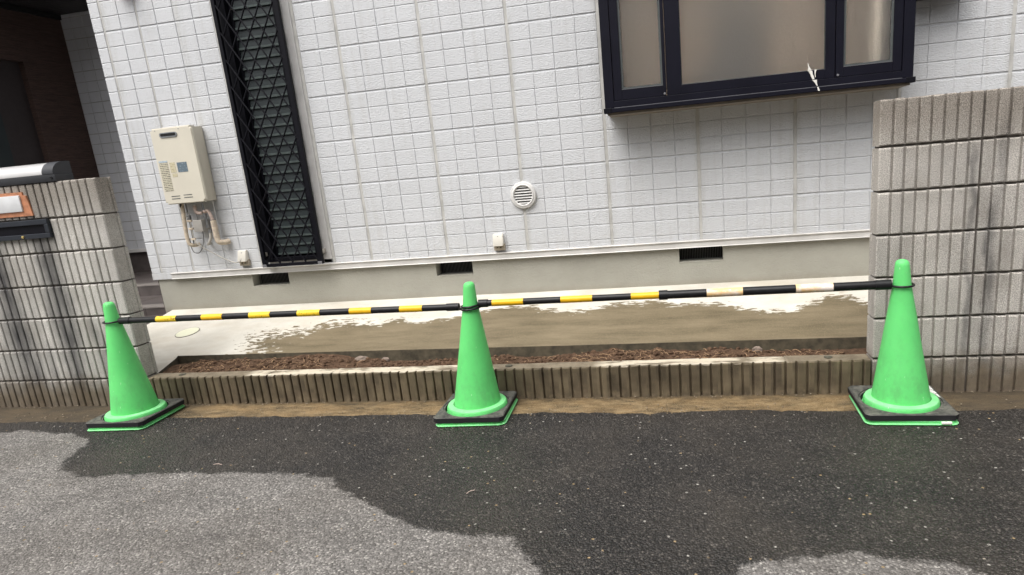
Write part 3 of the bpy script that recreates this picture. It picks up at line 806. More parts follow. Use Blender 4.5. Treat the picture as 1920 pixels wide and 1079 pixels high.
def flashing():
    # folded strip over the foundation: ridge on top, sloping face, small drip
    prof = [(D + 0.01, 0.636), (D - 0.020, 0.634), (D - 0.0235, 0.630), (D - 0.020, 0.624), (D - 0.014, 0.621), (D - 0.016, 0.590), (D - 0.020, 0.585), (D - 0.012, 0.583), (D + 0.01, 0.588)]
    x0, x1 = -4.06, 3.35
    vs = [(x, y, z) for x in (x0, x1) for y, z in prof]; n = len(prof)
    fs = [(i, i+1, n+i+1, n+i) for i in range(n-1)] + [(n-1, 0, n, 2*n-1), tuple(range(n)), tuple(range(n, 2*n))[::-1]]
    MB().add(vs, fs).build('flashing', M['flash'], house)
    MB().rbox(-4.250, -4.062, D - 0.004, D + 0.10, 0.583, 0.6335, 0.003).build('corner_cap', M['tile'], house)
flashing()

def foundation():
    y0, y1 = D + 0.012, D + 0.16
    holes = [(-3.356, -3.036), (-1.812, -1.526), (-0.025, 0.270)]
    zt, zh = 0.600, 0.484
    mb = MB(); mb.box(-4.215, 3.35, y0, y1, -0.02, zh)
    xs = [-4.215] + [v for h in holes for v in h] + [3.35]
    for i in range(0, len(xs), 2): mb.box(xs[i], xs[i+1], y0, y1, zh, zt)
    o = mb.build('foundation', M['found'], house)
    # upper and lower boxes share a seam: merge by hand keeps one clean face
    for a, b in holes:
        fr = MB().box(a, b, y0 + 0.105, y0 + 0.115, zh, zt).build('floor_vent', M['dark'], house)
        g = MB()
        nb = 26
        for k in range(nb + 1):
            x = a + (b - a) * k / nb
            g.box(x - 0.0012, x + 0.0012, y0 + 0.088, y0 + 0.092, zh + 0.006, zt - 0.012)
        g.box(a, b, y0 + 0.086, y0 + 0.090, zh + 0.001, zh + 0.007)
        g.build('grille', M['cable_d'], fr)
        s = MB().box(a, b, y0 - 0.0015, y0 + 0.002, zh - 0.006, zh - 0.0005)
        s.build('sill_lip', M['found'], fr)
foundation()

# ---- slit window with louvres and diamond grille
def slit_window():
    win = MB()
    zb_, zt_ = 0.672, 3.35
    for a, b in ((-3.171, -3.112), (-2.745, -2.700)): win.rbox(a, b, D - 0.028, D + 0.10, zb_, zt_, 0.002)
    win.rbox(-3.112, -2.745, D - 0.022, D + 0.10, zb_, zb_ + 0.030, 0.002)
    win.rbox(-3.112, -3.092, D + 0.02, D + 0.10, zb_ + 0.03, zt_, 0.002); win.rbox(-2.765, -2.745, D + 0.02, D + 0.10, zb_ + 0.03, zt_, 0.002)
    w = win.build('slit_window', M['navy2'], house)
    MB().box(-3.16, -2.69, D + 0.102, D + 0.112, zb_, zt_).build('dark_room', M['dark'], w)
    # louvre blades
    wv = 0.327; t = 0.0055; hgt = 0.080; ang = math.radians(9)
    cy, sy = math.cos(ang), math.sin(ang)
    def blade(me_name):
        q = []
        for x in (0, wv):
            for (dy, dz) in ((0, 0), (t, 0), (t, hgt), (0, hgt)):
                q.append((x, dy*cy + dz*sy, dz*cy - dy*sy))
        fs = [(0,1,2,3),(7,6,5,4),(0,4,5,1),(1,5,6,2),(2,6,7,3),(3,7,4,0)]
        me = bpy.data.meshes.new(me_name); me.from_pydata(q, [], fs)
        me.materials.append(M['louvre']); me.materials.append(M['louvre_edge'])
        b_ = bmesh.new(); b_.from_mesh(me); bmesh.ops.recalc_face_normals(b_, faces=b_.faces[:]); b_.to_mesh(me); b_.free()
        for p in me.polygons:
            if abs(p.center[2]) < 0.004: p.material_index = 1
        return me
    me = blade('louvre')
    ed = MB().box(0, wv, -0.003, -0.0005, 0.0, 0.015)
    me2 = bpy.data.meshes.new('louvre_rim'); me2.from_pydata(ed.v, [], ed.f); me2.materials.append(M['louvre_edge'])
    z = 0.718
    while z < 3.3:
        o = bpy.data.objects.new('louvre', me); link(o); o.parent = w; o.location = Vector((-3.092, D + 0.022, z)) - WL[w.name]
        r = bpy.data.objects.new('louvre_rim', me2); link(r); r.parent = w; r.location = Vector((-3.092, D + 0.022, z)) - WL[w.name]
        z += 0.0680
    # window grille standing off the wall
    g = MB(); yg = D - 0.072
    g.rbox(-3.178, -3.150, yg - 0.008, yg + 0.018, 0.662, zt_, 0.002); g.rbox(-2.700, -2.668, yg - 0.008, yg + 0.018, 0.662, zt_, 0.002)
    g.rbox(-3.178, -2.668, yg - 0.010, yg + 0.018, 0.640, 0.664, 0.002)
    gr = g.build('window_grille', M['navy2'], house)
    for z_ in (0.72, 2.7):
        b = MB().rbox(-3.176, -3.152, yg + 0.018, D - 0.002, z_, z_ + 0.03, 0.002).rbox(-2.698, -2.670, yg + 0.018, D - 0.002, z_, z_ + 0.03, 0.002)
        b.build('bracket', M['boxgrey'] if z_ < 1 else M['navy2'], gr)
    for x in (-3.176, -2.706): MB().rbox(x, x + 0.034, yg - 0.0125, yg + 0.0, 0.641, 0.663, 0.002).build('corner_joint', M['edge'], gr)
    # diagonal rods: crossings every 0.1075 m across and 0.181 m up
    xl, xr = -3.152, -2.698; px, pz = 0.1075, 0.181
    sl = pz / px
    xc, zc = -3.032, 2.484
    for fam in (1, -1):
        for k in range(-24, 26):
            # line: z = zc + k*pz + fam*sl*(x-xc)
            za = zc + k*pz + fam*sl*(xl - xc); zb2 = zc + k*pz + fam*sl*(xr - xc)
            pA, pB = (xl, za), (xr, zb2)
            lo, hi = (pA, pB) if za < zb2 else (pB, pA)
            if hi[1] < 0.67 or lo[1] > 3.3: continue
            def at(zv): return lo[0] + (hi[0]-lo[0]) * (zv - lo[1]) / (hi[1]-lo[1])
            l2 = lo if lo[1] >= 0.664 else (at(0.664), 0.664)
            h2 = hi if hi[1] <= 3.3 else (at(3.3), 3.3)
            y_ = yg + (0.000 if fam < 0 else 0.010)
            MB().tube([(l2[0], y_, l2[1]), (h2[0], y_, h2[1])], 0.0056, 6).build('rod', M['navy2'], gr, smooth=True, fix=False)
slit_window()

# ---- bay window
def bay():
    root = empty('bay_window', (0.45, 1.1, 1.50), 'projecting bay window with frosted panes in a dark navy frame', 'window')
    yf = 1.037; zt_ = 2.46; zb_ = 1.530
    N = M['navy']
    # outer frame
    MB().rbox(-0.444, -0.386, yf, yf + 0.06, zb_, zt_, 0.002).build('frame_post', N, root)
    MB().rbox(1.282, 1.341, yf, yf + 0.06, zb_, zt_, 0.002).build('frame_post', N, root)
    MB().rbox(-0.386, 1.282, yf, yf + 0.06, zb_, 1.570, 0.002).build('bottom_rail', N, root)
    MB().rbox(-0.386, 1.282, yf, yf + 0.06, zt_ - 0.05, zt_, 0.002).build('top_rail', N, root)
    MB().rbox(-0.448, 1.347, yf - 0.010, D + 0.0, 1.503, 1.5285, 0.003).build('sill', N, root)
    MB().box(-0.386, 1.282, yf - 0.002, yf + 0.001, 1.5285, 1.5315).build('sill_line', M['edge'], root)
    MB().rbox(-0.452, -0.400, yf - 0.0125, yf + 0.04, 1.500, 1.531, 0.003).build('sill_cap', M['navy2'], root)
    MB().rbox(1.300, 1.352, yf - 0.0125, yf + 0.04, 1.500, 1.531, 0.003).build('sill_cap', M['navy2'], root)
    # side and underside boxes
    for a, b in ((-0.444, -0.424), (1.321, 1.341)): MB().box(a, b, yf + 0.06, D + 0.0, 1.5285, zt_).build('side_panel', N, root)
    MB().box(-0.43, 1.33, yf + 0.012, D + 0.0, 1.488, 1.5028).build('underside_panel', M['underside'], root)
    MB().box(-0.46, 1.36, yf - 0.02, D, zt_ + 0.001, zt_ + 0.05).build('roof_panel', N, root)
    # sashes: three, each with stiles, rails, gasket and a frosted pane
    def sash(x0, x1, px0, px1, pz, proud):
        y = yf + 0.012 - proud
        s = MB(); s.rbox(x0, px0, y, y + 0.035, 1.572, zt_ - 0.05, 0.0018).rbox(px1, x1, y, y + 0.035, 1.572, zt_ - 0.05, 0.0018)
        s.rbox(px0, px1, y + 0.0015, y + 0.034, 1.572, pz, 0.0018)
        o = s.build('sash', N, root)
        gk = MB(); e = 0.013 if px1 - px0 < 0.5 else 0.003
        y2 = y + 0.010
        gk.box(px0, px0 + e, y2, y2 + 0.006, pz, zt_ - 0.05).box(px1 - e, px1, y2, y2 + 0.006, pz, zt_ - 0.05).box(px0 + e, px1 - e, y2, y2 + 0.006, pz, pz + e)
        gk.build('gasket', M['gasket'], o)
        MB().box(px0, px1, y + 0.0005, y + 0.0035, pz - 0.0005, pz + 0.002).build('glazing_bead', M['edge'], o)
        MB().box(px0 - 0.002, px1 + 0.002, y + 0.018, y + 0.021, pz - 0.002, zt_ - 0.05).build('pane', M['frost'], o)
    sash(-0.383, -0.060, -0.333, -0.079, 1.634, 0.006)
    sash(-0.056, 0.962 - 0.044, 0.034, 0.864, 1.626, 0.0)
    sash(0.922, 1.279, 0.964, 1.231, 1.627, 0.006)
    for x in (-0.070, 0.932): MB().lathe([(0.007, 0), (0.007, -0.004), (0.005, -0.006), (0.001, -0.006)], (x, yf - 0.0005, 1.583), 14, axis='Y').build('latch_stud', M['edge'], root, smooth=True)
    # what stands behind the frosted glass: brown blind, a dark bundle, pale curtain edge
    MB().box(-0.42, 1.318, yf + 0.215, yf + 0.22, 1.533, zt_).build('brown_blind', M['brass_dark'], root)
    MB().box(-0.42, 1.318, yf + 0.055, yf + 0.214, 1.5285, 1.5315).build('inner_shelf', M['brass_dark'], root)
    mbb = MB()
    for (bx, bz, rx, rz, dy) in ((0.36, 1.62, 0.20, 0.22, 0.150), (0.38, 1.72, 0.17, 0.26, 0.170), (0.30, 1.60, 0.20, 0.14, 0.165)):
        bm = bmesh.new(); bmesh.ops.create_icosphere(bm, subdivisions=3, radius=1)
        for v in bm.verts: v.co = Vector((bx + v.co.x * rx, yf + dy + v.co.y * 0.020, max(1.534, bz + v.co.z * rz)))
        mbb.bm(bm)
    ob2 = MB()
    for (bx, bz, rx, rz, dy) in ((0.40, 1.95, 0.19, 0.26, 0.190), (0.36, 2.15, 0.15, 0.22, 0.192)):
        bm = bmesh.new(); bmesh.ops.create_icosphere(bm, subdivisions=3, radius=1)
        for v in bm.verts: v.co = Vector((bx + v.co.x * rx, yf + dy + v.co.y * 0.016, max(1.534, bz + v.co.z * rz)))
        ob2.bm(bm)
    ob2.build('grey_cloth', plain('grey_cloth', (0.085, 0.078, 0.07), 0.9), root, smooth=True)
    mbb.build('dark_bundle', M['bagdark'], root, smooth=True)
    MB().rbox(1.145, 1.175, yf + 0.08, yf + 0.10, 1.54, zt_ - 0.06, 0.006).build('pale_curtain_edge', M['white'], root)
    MB().box(1.195, 1.30, yf + 0.08, yf + 0.10, 1.54, zt_ - 0.06).build('dark_side', M['bagdark'], root)
    return root
bay()

# bird dropping down the sill of the bay
def dropping():
    y = 1.024
    def strip(pts):
        vs = []; n = len(pts)
        for (x, z, w, yy) in pts:
            vs += [(x - w, yy, z), (x + w, yy, z), (x + w * .7, yy - 0.0025, z), (x - w * .7, yy - 0.0025, z)]
        fs = []
        for i in range(n - 1):
            for k in range(4): fs.append((i*4+k, i*4+(k+1)%4, (i+1)*4+(k+1)%4, (i+1)*4+k))
        fs += [(0,1,2,3), tuple((n-1)*4+k for k in (3,2,1,0))]
        return vs, fs
    mb = MB(); yp = 1.046
    mb.add(*strip([(0.766, 1.672, 0.0008, yp), (0.770, 1.655, 0.003, yp), (0.775, 1.640, 0.0055, yp), (0.779, 1.628, 0.011, yp)]))
    mb.add(*strip([(0.772, 1.6285, 0.013, 1.0475), (0.783, 1.620, 0.011, 1.0475), (0.788, 1.605, 0.0075, 1.0475), (0.794, 1.590, 0.0085, 1.0475), (0.799, 1.575, 0.006, 1.0475)]))
    mb.add(*strip([(0.812, 1.629, 0.009, 1.0475), (0.809, 1.618, 0.004, 1.0475), (0.808, 1.603, 0.0025, 1.0475), (0.810, 1.586, 0.0016, 1.0475)]))
    mb.add(*strip([(0.803, 1.5705, 0.014, 1.0362), (0.808, 1.560, 0.009, 1.0362), (0.813, 1.548, 0.005, 1.0362), (0.818, 1.536, 0.0035, 1.0362)]))
    mb.add(*strip([(0.820, 1.5285, 0.004, 1.0264), (0.824, 1.516, 0.0045, 1.0264), (0.826, 1.509, 0.006, 1.0264), (0.827, 1.505, 0.003, 1.0264)]))
    o = mb.build('bird_dropping', M['white']); tag(o, 'white bird dropping run down the lower frame of the bay window', 'dropping')
dropping()

# box fixed above the right edge of the frame: only its lower edge comes into view
o = MB().rbox(1.40, 1.66, 1.13, D - 0.003, 1.972, 2.30, 0.006).build('wall_cabinet', M['navy2'])
tag(o, 'dark box on the wall right of the bay window, only its lower edge in view', 'wall box')
mb = MB().lathe([(0.001, 0), (0.06, 0.004), (0.066, 0.05), (0.066, 0.09)], (-3.90, 1.187, 2.755), 32, axis='Y', close=False)
o = mb.build('vent_hood', M['copper'], smooth=True); tag(o, 'small round hood on the tiles above the water heater, at the upper edge of view', 'vent hood')

# ---- round wall vent
def round_vent():
    c = (-1.083, D - 0.004, 1.027)
    root = empty('round_wall_vent', (c[0], D, c[2] - 0.09), 'round white louvred vent on the tile wall, above the middle socket', 'vent')
    MB().lathe([(0.0935, 0.004), (0.0935, -0.010), (0.088, -0.020), (0.078, -0.022), (0.074, -0.026), (0.070, -0.026), (0.0655, -0.020), (0.0645, -0.006)], c, 56, axis='Y', close=False).build('ring', M['vent'], root, smooth=True, angle=30)
    MB().lathe([(0.066, -0.003), (0.001, -0.003)], c, 48, axis='Y').build('back_plate', M['dark'], root)
    for k in range(7):
        zc_ = -0.0535 + k * 0.0185; hw = math.sqrt(max(0.0655**2 - (abs(zc_) )**2, 0.0001)) - 0.001
        z = c[2] + zc_
        vs = []
        for x in (c[0] - hw, c[0] + hw):
            vs += [(x, c[1] - 0.019, z - 0.005), (x, c[1] - 0.021, z - 0.003), (x, c[1] - 0.006, z + 0.0075), (x, c[1] - 0.004, z + 0.0055)]
        fs = [(0,1,2,3),(7,6,5,4),(0,4,5,1),(1,5,6,2),(2,6,7,3),(3,7,4,0)]
        MB().add(vs, fs).build('slat', M['vent'], root)
    MB().rbox(c[0] - 0.004, c[0] + 0.004, c[1] - 0.004, c[1] + 0.0, c[2] + 0.090, c[2] + 0.102, 0.001).build('drip_nib', M['vent'], root)
round_vent()

# ---- weatherproof sockets
def socket(cx, z0, label):
    root = empty('outdoor_socket', (cx, D, z0), label, 'socket', 'outdoor sockets on the tile wall')
    w = 0.037
    MB().rbox(cx - w - 0.001, cx + w + 0.006, D - 0.030, D - 0.002, z0 - 0.002, z0 + 0.045, 0.004).build('base', M['socket_d'], root, smooth=True)
    # sloping hinged cover, deeper at its lower edge
    vs = []
    for x in (cx - w, cx + w):
        vs += [(x, D - 0.003, z0 + 0.118), (x, D - 0.028, z0 + 0.117), (x, D - 0.052, z0 + 0.036), (x, D - 0.050, z0 + 0.031), (x, D - 0.003, z0 + 0.040)]
    fs = [(0,1,2,3,4), (9,8,7,6,5)] + [(i, 5+i, 5+(i+1)%5, (i+1)%5) for i in range(5)]
    bm = bmesh.new(); V_ = [bm.verts.new(v) for v in vs]
    for f in fs: bm.faces.new([V_[i] for i in f])
    bmesh.ops.recalc_face_normals(bm, faces=bm.faces[:]); bmesh.ops.bevel(bm, geom=bm.edges[:], offset=0.004, segments=2, affect='EDGES')
    MB().bm(bm).build('cover', M['socket'], root, smooth=True)
    MB().lathe([(0.0035, 0.0), (0.003, -0.002), (0.0005, -0.0022)], (cx, D - 0.0335, z0 + 0.100), 12, axis='Y').build('screw', M['steel'], root)
    for dx in (-0.012, 0.014): MB().tube([(cx + dx, D - 0.031, z0 + 0.02), (cx + dx, D - 0.033, z0 + 0.02)], 0.004, 10).build('outlet_hole', M['dark'], root)
socket(-1.297, 0.653, 'ivory weatherproof socket below the round wall vent, no cable plugged in')
socket(-3.372, 0.660, 'ivory weatherproof socket left of the slit window with the heater cable plugged in')

# ---- water heater
def heater():
    root = empty('water_heater', (-3.67, 1.27, 1.17), 'cream wall-hung gas water heater left of the slit window', 'water heater')
    x0, x1, z0, z1, yf = -3.847, -3.493, 1.173, 1.728, 1.145
    MB().rbox(x0 + 0.008, x1 - 0.012, yf + 0.018, D - 0.008, z0 + 0.004, z1 - 0.006, 0.004).build('casing', M['cream2'], root, smooth=True)
    # front cover: rounded corners
    bm = bmesh.new(); bmesh.ops.create_cube(bm, size=1.0)
    for v in bm.verts: v.co = Vector(((x0+x1)/2 + v.co.x*(x1-x0), yf + 0.011 + v.co.y*0.022, (z0+z1)/2 + v.co.z*(z1-z0)))
    ed = [e for e in bm.edges if abs((e.verts[0].co - e.verts[1].co).normalized().y) > 0.9]
    bmesh.ops.bevel(bm, geom=ed, offset=0.016, segments=5, affect='EDGES')
    fr = [e for e in bm.edges if all(v.co.y < yf + 0.001 for v in e.verts) and len(e.link_faces) == 2 and abs(e.link_faces[0].normal.dot(e.link_faces[1].normal)) < 0.5]
    bmesh.ops.bevel(bm, geom=fr, offset=0.006, segments=3, affect='EDGES')
    cover = MB().bm(bm).build('front_cover', M['cream'], root, smooth=True)
    y = yf
    def flat(a, b, c, d, mat, nm, th=0.0012): return MB().box(a, b, y - th, y + 0.0005, c, d).build(nm, mat, root)
    # exhaust slot with steel rim
    def pill(cx, cz, w, h, y0, y1, mat, nm, par):
        pr = []
        for k in range(9): a = -math.pi/2 + math.pi*k/8; pr.append((cx + w/2 - h/2 + math.cos(a)*h/2, cz + math.sin(a)*h/2))
        for k in range(9): a = math.pi/2 + math.pi*k/8; pr.append((cx - w/2 + h/2 + math.cos(a)*h/2, cz + math.sin(a)*h/2))
        n = len(pr); vs = [(p[0], y0, p[1]) for p in pr] + [(p[0], y1, p[1]) for p in pr]
        fs = [tuple(range(n)), tuple(range(n, 2*n))[::-1]] + [(i, (i+1)%n, n+(i+1)%n, n+i) for i in range(n)]
        return MB().add(vs, fs).build(nm, mat, par)
    ex = pill(-3.693, 1.676, 0.150, 0.036, y - 0.005, y + 0.001, M['steel'], 'exhaust_rim', root)
    pill(-3.693, 1.677, 0.130, 0.020, y - 0.0062, y, M['dark'], 'exhaust_slot', ex)
    for cx, cz in ((-3.745, 1.232), (-3.747, 1.213), (-3.640, 1.235), (-3.638, 1.216)): pill(cx, cz, 0.075, 0.0055, y - 0.0012, y + 0.001, M['gasket'], 'air_slit', root)
    for x in (-3.80, -3.60): MB().lathe([(0.004, 0), (0.003, -0.002), (0.0005, -0.002)], (x, y, 1.712), 10, axis='Y').build('screw', M['steel'], root)
    flat(-3.826, -3.752, 1.272, 1.482, M['lab_long'], 'label_long')
    flat(-3.826, -3.752, 1.4825, 1.494, M['lab_sky'], 'label_heading')
    flat(-3.738, -3.693, 1.405, 1.478, M['lab_small'], 'label_small'); flat(-3.732, -3.690, 1.372, 1.396, M['lab_small'], 'label_small')
    flat(-3.676, -3.592, 1.403, 1.474, M['lab_blue'], 'rating_plate')
    MB().rbox(-3.80, -3.56, 1.22, 1.27, z1 - 0.004, z1 + 0.012, 0.002).build('top_bracket', M['trim'], root)
    MB().tube([(-3.535, 1.262, 1.18), (-3.535, 1.262, 0.90)], 0.005, 8).build('drain_rod', M['trim'], root, smooth=True)
    # pipes
    def sm(pts, k=5):
        P_ = [Vector(p) for p in pts]; out = []
        P_ = [P_[0]*2 - P_[1]] + P_ + [P_[-1]*2 - P_[-2]]
        for i in range(1, len(P_) - 2):
            for j in range(k):
                t = j / k; a, b, c, d = P_[i-1], P_[i], P_[i+1], P_[i+2]
                out.append(0.5 * ((2*b) + (-a+c)*t + (2*a-5*b+4*c-d)*t*t + (-a+3*b-3*c+d)*t**3))
        out.append(P_[-2]); return out
    def pipe(pts, r, mat, nm, wob=0.0, seg=12):
        return MB().tube(sm(pts), r, seg, wob=wob).build(nm, mat, root, smooth=True, angle=60, fix=False)
    Y = 1.212
    pipe([(-3.770, Y, 1.178), (-3.771, Y, 1.10), (-3.783, Y, 0.98), (-3.783, Y, 0.885), (-3.768, Y + .01, 0.850), (-3.742, D - 0.01, 0.846)], 0.0145, M['lagging'], 'lagged_pipe', 0.06)
    MB().tube([(-3.771, Y, 1.18), (-3.771, Y, 1.145)], 0.015, 12).build('pipe_nut', M['dark'], root, smooth=True)
    pipe([(-3.661, Y, 1.15), (-3.658, Y, 1.105), (-3.635, Y, 1.090), (-3.598, Y - 0.004, 1.090)], 0.0125, M['lagging2'], 'lagged_elbow', 0.05)
    pipe([(-3.585, Y - .01, 1.098), (-3.552, Y, 1.100), (-3.535, Y, 1.06), (-3.528, Y, 1.02)], 0.012, M['lagging2'], 'lagged_elbow', 0.05)
    pipe([(-3.528, Y, 1.035), (-3.525, Y, 0.97), (-3.524, Y, 0.90), (-3.514, Y, 0.862), (-3.487, Y + 0.03, 0.853), (-3.476, D - 0.012, 0.856)], 0.0205, M['lagging'], 'lagged_pipe', 0.05)
    MB().tube([(-3.528, Y, 1.034), (-3.5275, Y, 1.029)], 0.0215, 14).build('pipe_tie', M['cable_d'], root, smooth=True)
    for z_ in (0.985, 0.955, 0.925, 0.897): MB().tube([(-3.5245, Y, z_), (-3.5243, Y, z_ - 0.003)], 0.0215, 14).build('tape_turn', M['lagging2'], root, smooth=True)
    pipe([(-3.592, Y, 1.18), (-3.590, Y, 1.12), (-3.583, Y, 1.03), (-3.580, Y, 0.975)], 0.0085, M['steel'], 'steel_pipe')
    MB().tube([(-3.590, Y, 1.085), (-3.583, Y, 1.055)], 0.014, 8).build('valve', M['steel'], root)
    MB().tube([(-3.581, Y, 0.998), (-3.580, Y, 0.975)], 0.014, 8).build('pipe_nut', M['steel'], root)
    MB().tube([(-3.570, Y, 0.960), (-3.572, Y, 0.935)], 0.0125, 8).build('pipe_nut', M['steel'], root)
    pipe([(-3.571, Y, 0.95), (-3.577, Y, 0.90), (-3.600, Y, 0.862), (-3.630, Y + 0.02, 0.846), (-3.642, D - 0.01, 0.85)], 0.0105, M['cable'], 'flexible_pipe')
    pipe([(-3.733, Y, 1.17), (-3.733, Y, 1.05), (-3.735, Y, 0.93), (-3.738, Y, 0.86)], 0.0048, M['cable_d'], 'cable')
    pipe([(-3.724, Y - .003, 1.09), (-3.726, Y, 1.02), (-3.729, Y, 0.94), (-3.722, Y, 0.86)], 0.0045, M['cable'], 'cable')
    pipe([(-3.742, Y, 1.11), (-3.752, Y, 1.08), (-3.738, Y - .01, 1.06), (-3.722, Y, 1.08), (-3.733, Y, 1.11)], 0.0035, M['cable'], 'cable_loop')
    MB().rbox(-3.746, -3.716, Y - 0.010, Y + 0.010, 1.045, 1.08, 0.004).build('cable_gland', M['cable_d'], root)
    for z_ in (1.030, 0.968, 0.888): MB().rbox(-3.750, -3.714, Y - 0.009, Y + 0.009, z_, z_ + 0.016, 0.004).build('cable_tie_tape', M['lagging'], root)
    pipe([(-3.762, Y, 0.90), (-3.768, Y, 0.84), (-3.752, Y, 0.795), (-3.715, Y, 0.785), (-3.68, Y, 0.812), (-3.655, Y, 0.86), (-3.638, Y, 0.92), (-3.636, Y, 0.955)], 0.0032, M['cable_d'], 'cable')
    MB().rbox(-3.697, -3.617, Y - 0.016, D - 0.006, 0.950, 1.040, 0.005).build('junction_box', M['boxgrey'], root, smooth=True)
    MB().tube([(-3.657, Y, 1.10), (-3.657, Y, 1.035)], 0.0028, 8).build('cable', M['cable_d'], root, smooth=True)
    o = MB().tube(sm([(-3.722, Y, 0.905), (-3.705, Y - .01, 0.868), (-3.66, Y, 0.822), (-3.60, Y + .02, 0.775), (-3.53, Y + .03, 0.728), (-3.47, Y + .03, 0.700), (-3.42, Y + .02, 0.690), (-3.385, Y + 0.02, 0.700), (-3.373, Y + .04, 0.725)]), 0.0040, 10).build('supply_cable', M['cable'], root, smooth=True, fix=False)
heater()

# ------------------------------------------------------------------ porch behind the left wall
def porch():
    root = empty('porch', (-5.2, 2.9, 0.0), 'recessed porch at the far left with grey tiled back wall and dark brown side wall', 'porch')
    YB = 2.95
    tw, th = 0.1425, 0.1046
    zL = 2.886
    cells = []
    z = zL - 21 * th; r = 0
    while z < 3.10:
        cells.append((z, z + th, round((z - zL) / th) % 3 == 0)); z += th
    cache = {}
    cx = [-6.18, -6.06]; 
    while cx[-1] < -4.3: cx.append(cx[-1] + tw)
    cnt = 0
    back = MB().box(-6.6, -3.9, YB + 0.0005, YB + 0.12, 0.66, 3.3).build('back_wall', M['boxgrey'], root)
    for i, (za, zb_, tk) in enumerate(cells):
        for j in range(len(cx) - 1):
            l, rr = cx[j] + 0.0024, cx[j+1] - 0.0024; z0 = za + (0.004 if tk else 0.0022); z1 = zb_ - 0.0022
            if z1 > 3.13: z1 = 3.13
            k = (round(rr-l, 4), round(z1-z0, 4))
            if k not in cache: cache[k] = tile_mesh(rr-l, z1-z0, 'tile', M['tile_back'])[0]
            o = bpy.data.objects.new('tile', cache[k]); link(o); o.parent = back; o.location = Vector((l, YB, z0)) - WL[back.name]
    MB().rbox(-6.18, -4.0, YB - 0.03, YB, 0.665, 0.70, 0.003).build('flashing', M['flash'], root)
    MB().box(-6.3, -4.0, YB + 0.01, YB + 0.05, 0.38, 0.6645).build('dark_base', M['ptile'], root)
    # brown side wall with a recessed dark door
    bx = -6.185
    MB().box(bx - 0.12, bx, 2.42, YB + 0.1, -0.02, 3.3).box(bx - 0.12, bx, 1.50, 1.62, -0.02, 3.3).box(bx - 0.12, bx, 1.62, 2.42, 2.62, 3.3).build('side_wall', M['brown'], root)
    for k in range(0): MB().box(bx, bx + 0.003, 2.43, YB - 0.001, 0.5 + k*0.40, 0.5 + k*0.40 + 0.006).build('board_joint', M['dark'], root)
    dr = MB().box(bx - 0.10, bx - 0.06, 1.62, 2.42, 0.40, 2.62).build('door', plain('door_dark_brown', (0.030, 0.022, 0.022), 0.6), root)
    MB().box(bx - 0.060, bx - 0.052, 1.74, 2.10, 0.9, 2.45).build('door_glass', M['louvre'], dr)
    MB().tube([(bx - 0.02, 2.30, 1.25), (bx - 0.02, 2.30, 1.65)], 0.012, 10).build('door_handle', M['steel'], dr, smooth=True)
    # ribbed dark soffit
    s = MB()
    y = 1.75
    while y < YB + 0.02:
        s.box(-7.5, -4.26, y, y + 0.046, 3.132, 3.17); y += 0.05
    s.box(-7.5, -4.26, 1.75, YB + 0.1, 3.17, 3.2)
    s.build('soffit', M['soffit'], root)
    MB().box(bx, bx + 0.03, 1.75, YB - 0.009, 3.08, 3.130).build('soffit_edge', M['dark'], root)
    # steps
    def step(x0, x1, y0, y1, z0, z1):
        st = MB().box(x0, x1, y0 + 0.004, y1, z0, z1 - 0.004).build('step', M['mortar'], root)
        x = x1
        w = 0.30
        k = 0
        while x > x0 + 0.01:
            a = max(x0, x - w)
            MB().rbox(a + 0.002, x - 0.002, y0 - 0.004, y0 + 0.006, z0 + 0.002, z1 - 0.012, 0.001).build('riser_tile', M['ptile'], st)
            MB().rbox(a + 0.002, x - 0.002, y0 - 0.008, y0 + 0.12, z1 - 0.011, z1, 0.001).build('tread_tile', M['ptile_l'], st)
            y = y0 + 0.123
            while y < y1 - 0.01:
                b = min(y + 0.3, y1)
                MB().rbox(a + 0.002, x - 0.002, y, b - 0.003, z1 - 0.010, z1 - 0.001, 0.001).build('floor_tile', M['ptile'], st); y = b
            x = a
    step(-6.0, -4.222, 1.42, 1.98, 0.0, 0.335); step(-6.0, -4.222, 1.98, YB + 0.008, 0.0, 0.44)
    MB().box(-4.2215, -4.205, 1.30, 2.0, 0.0, 0.575).build('edge_strip', M['ptile'], root)
    MB().box(-6.0, -4.15, 0.9, 1.417, -0.02, 0.262).build('porch_ground', M['ptile'], root)
porch()

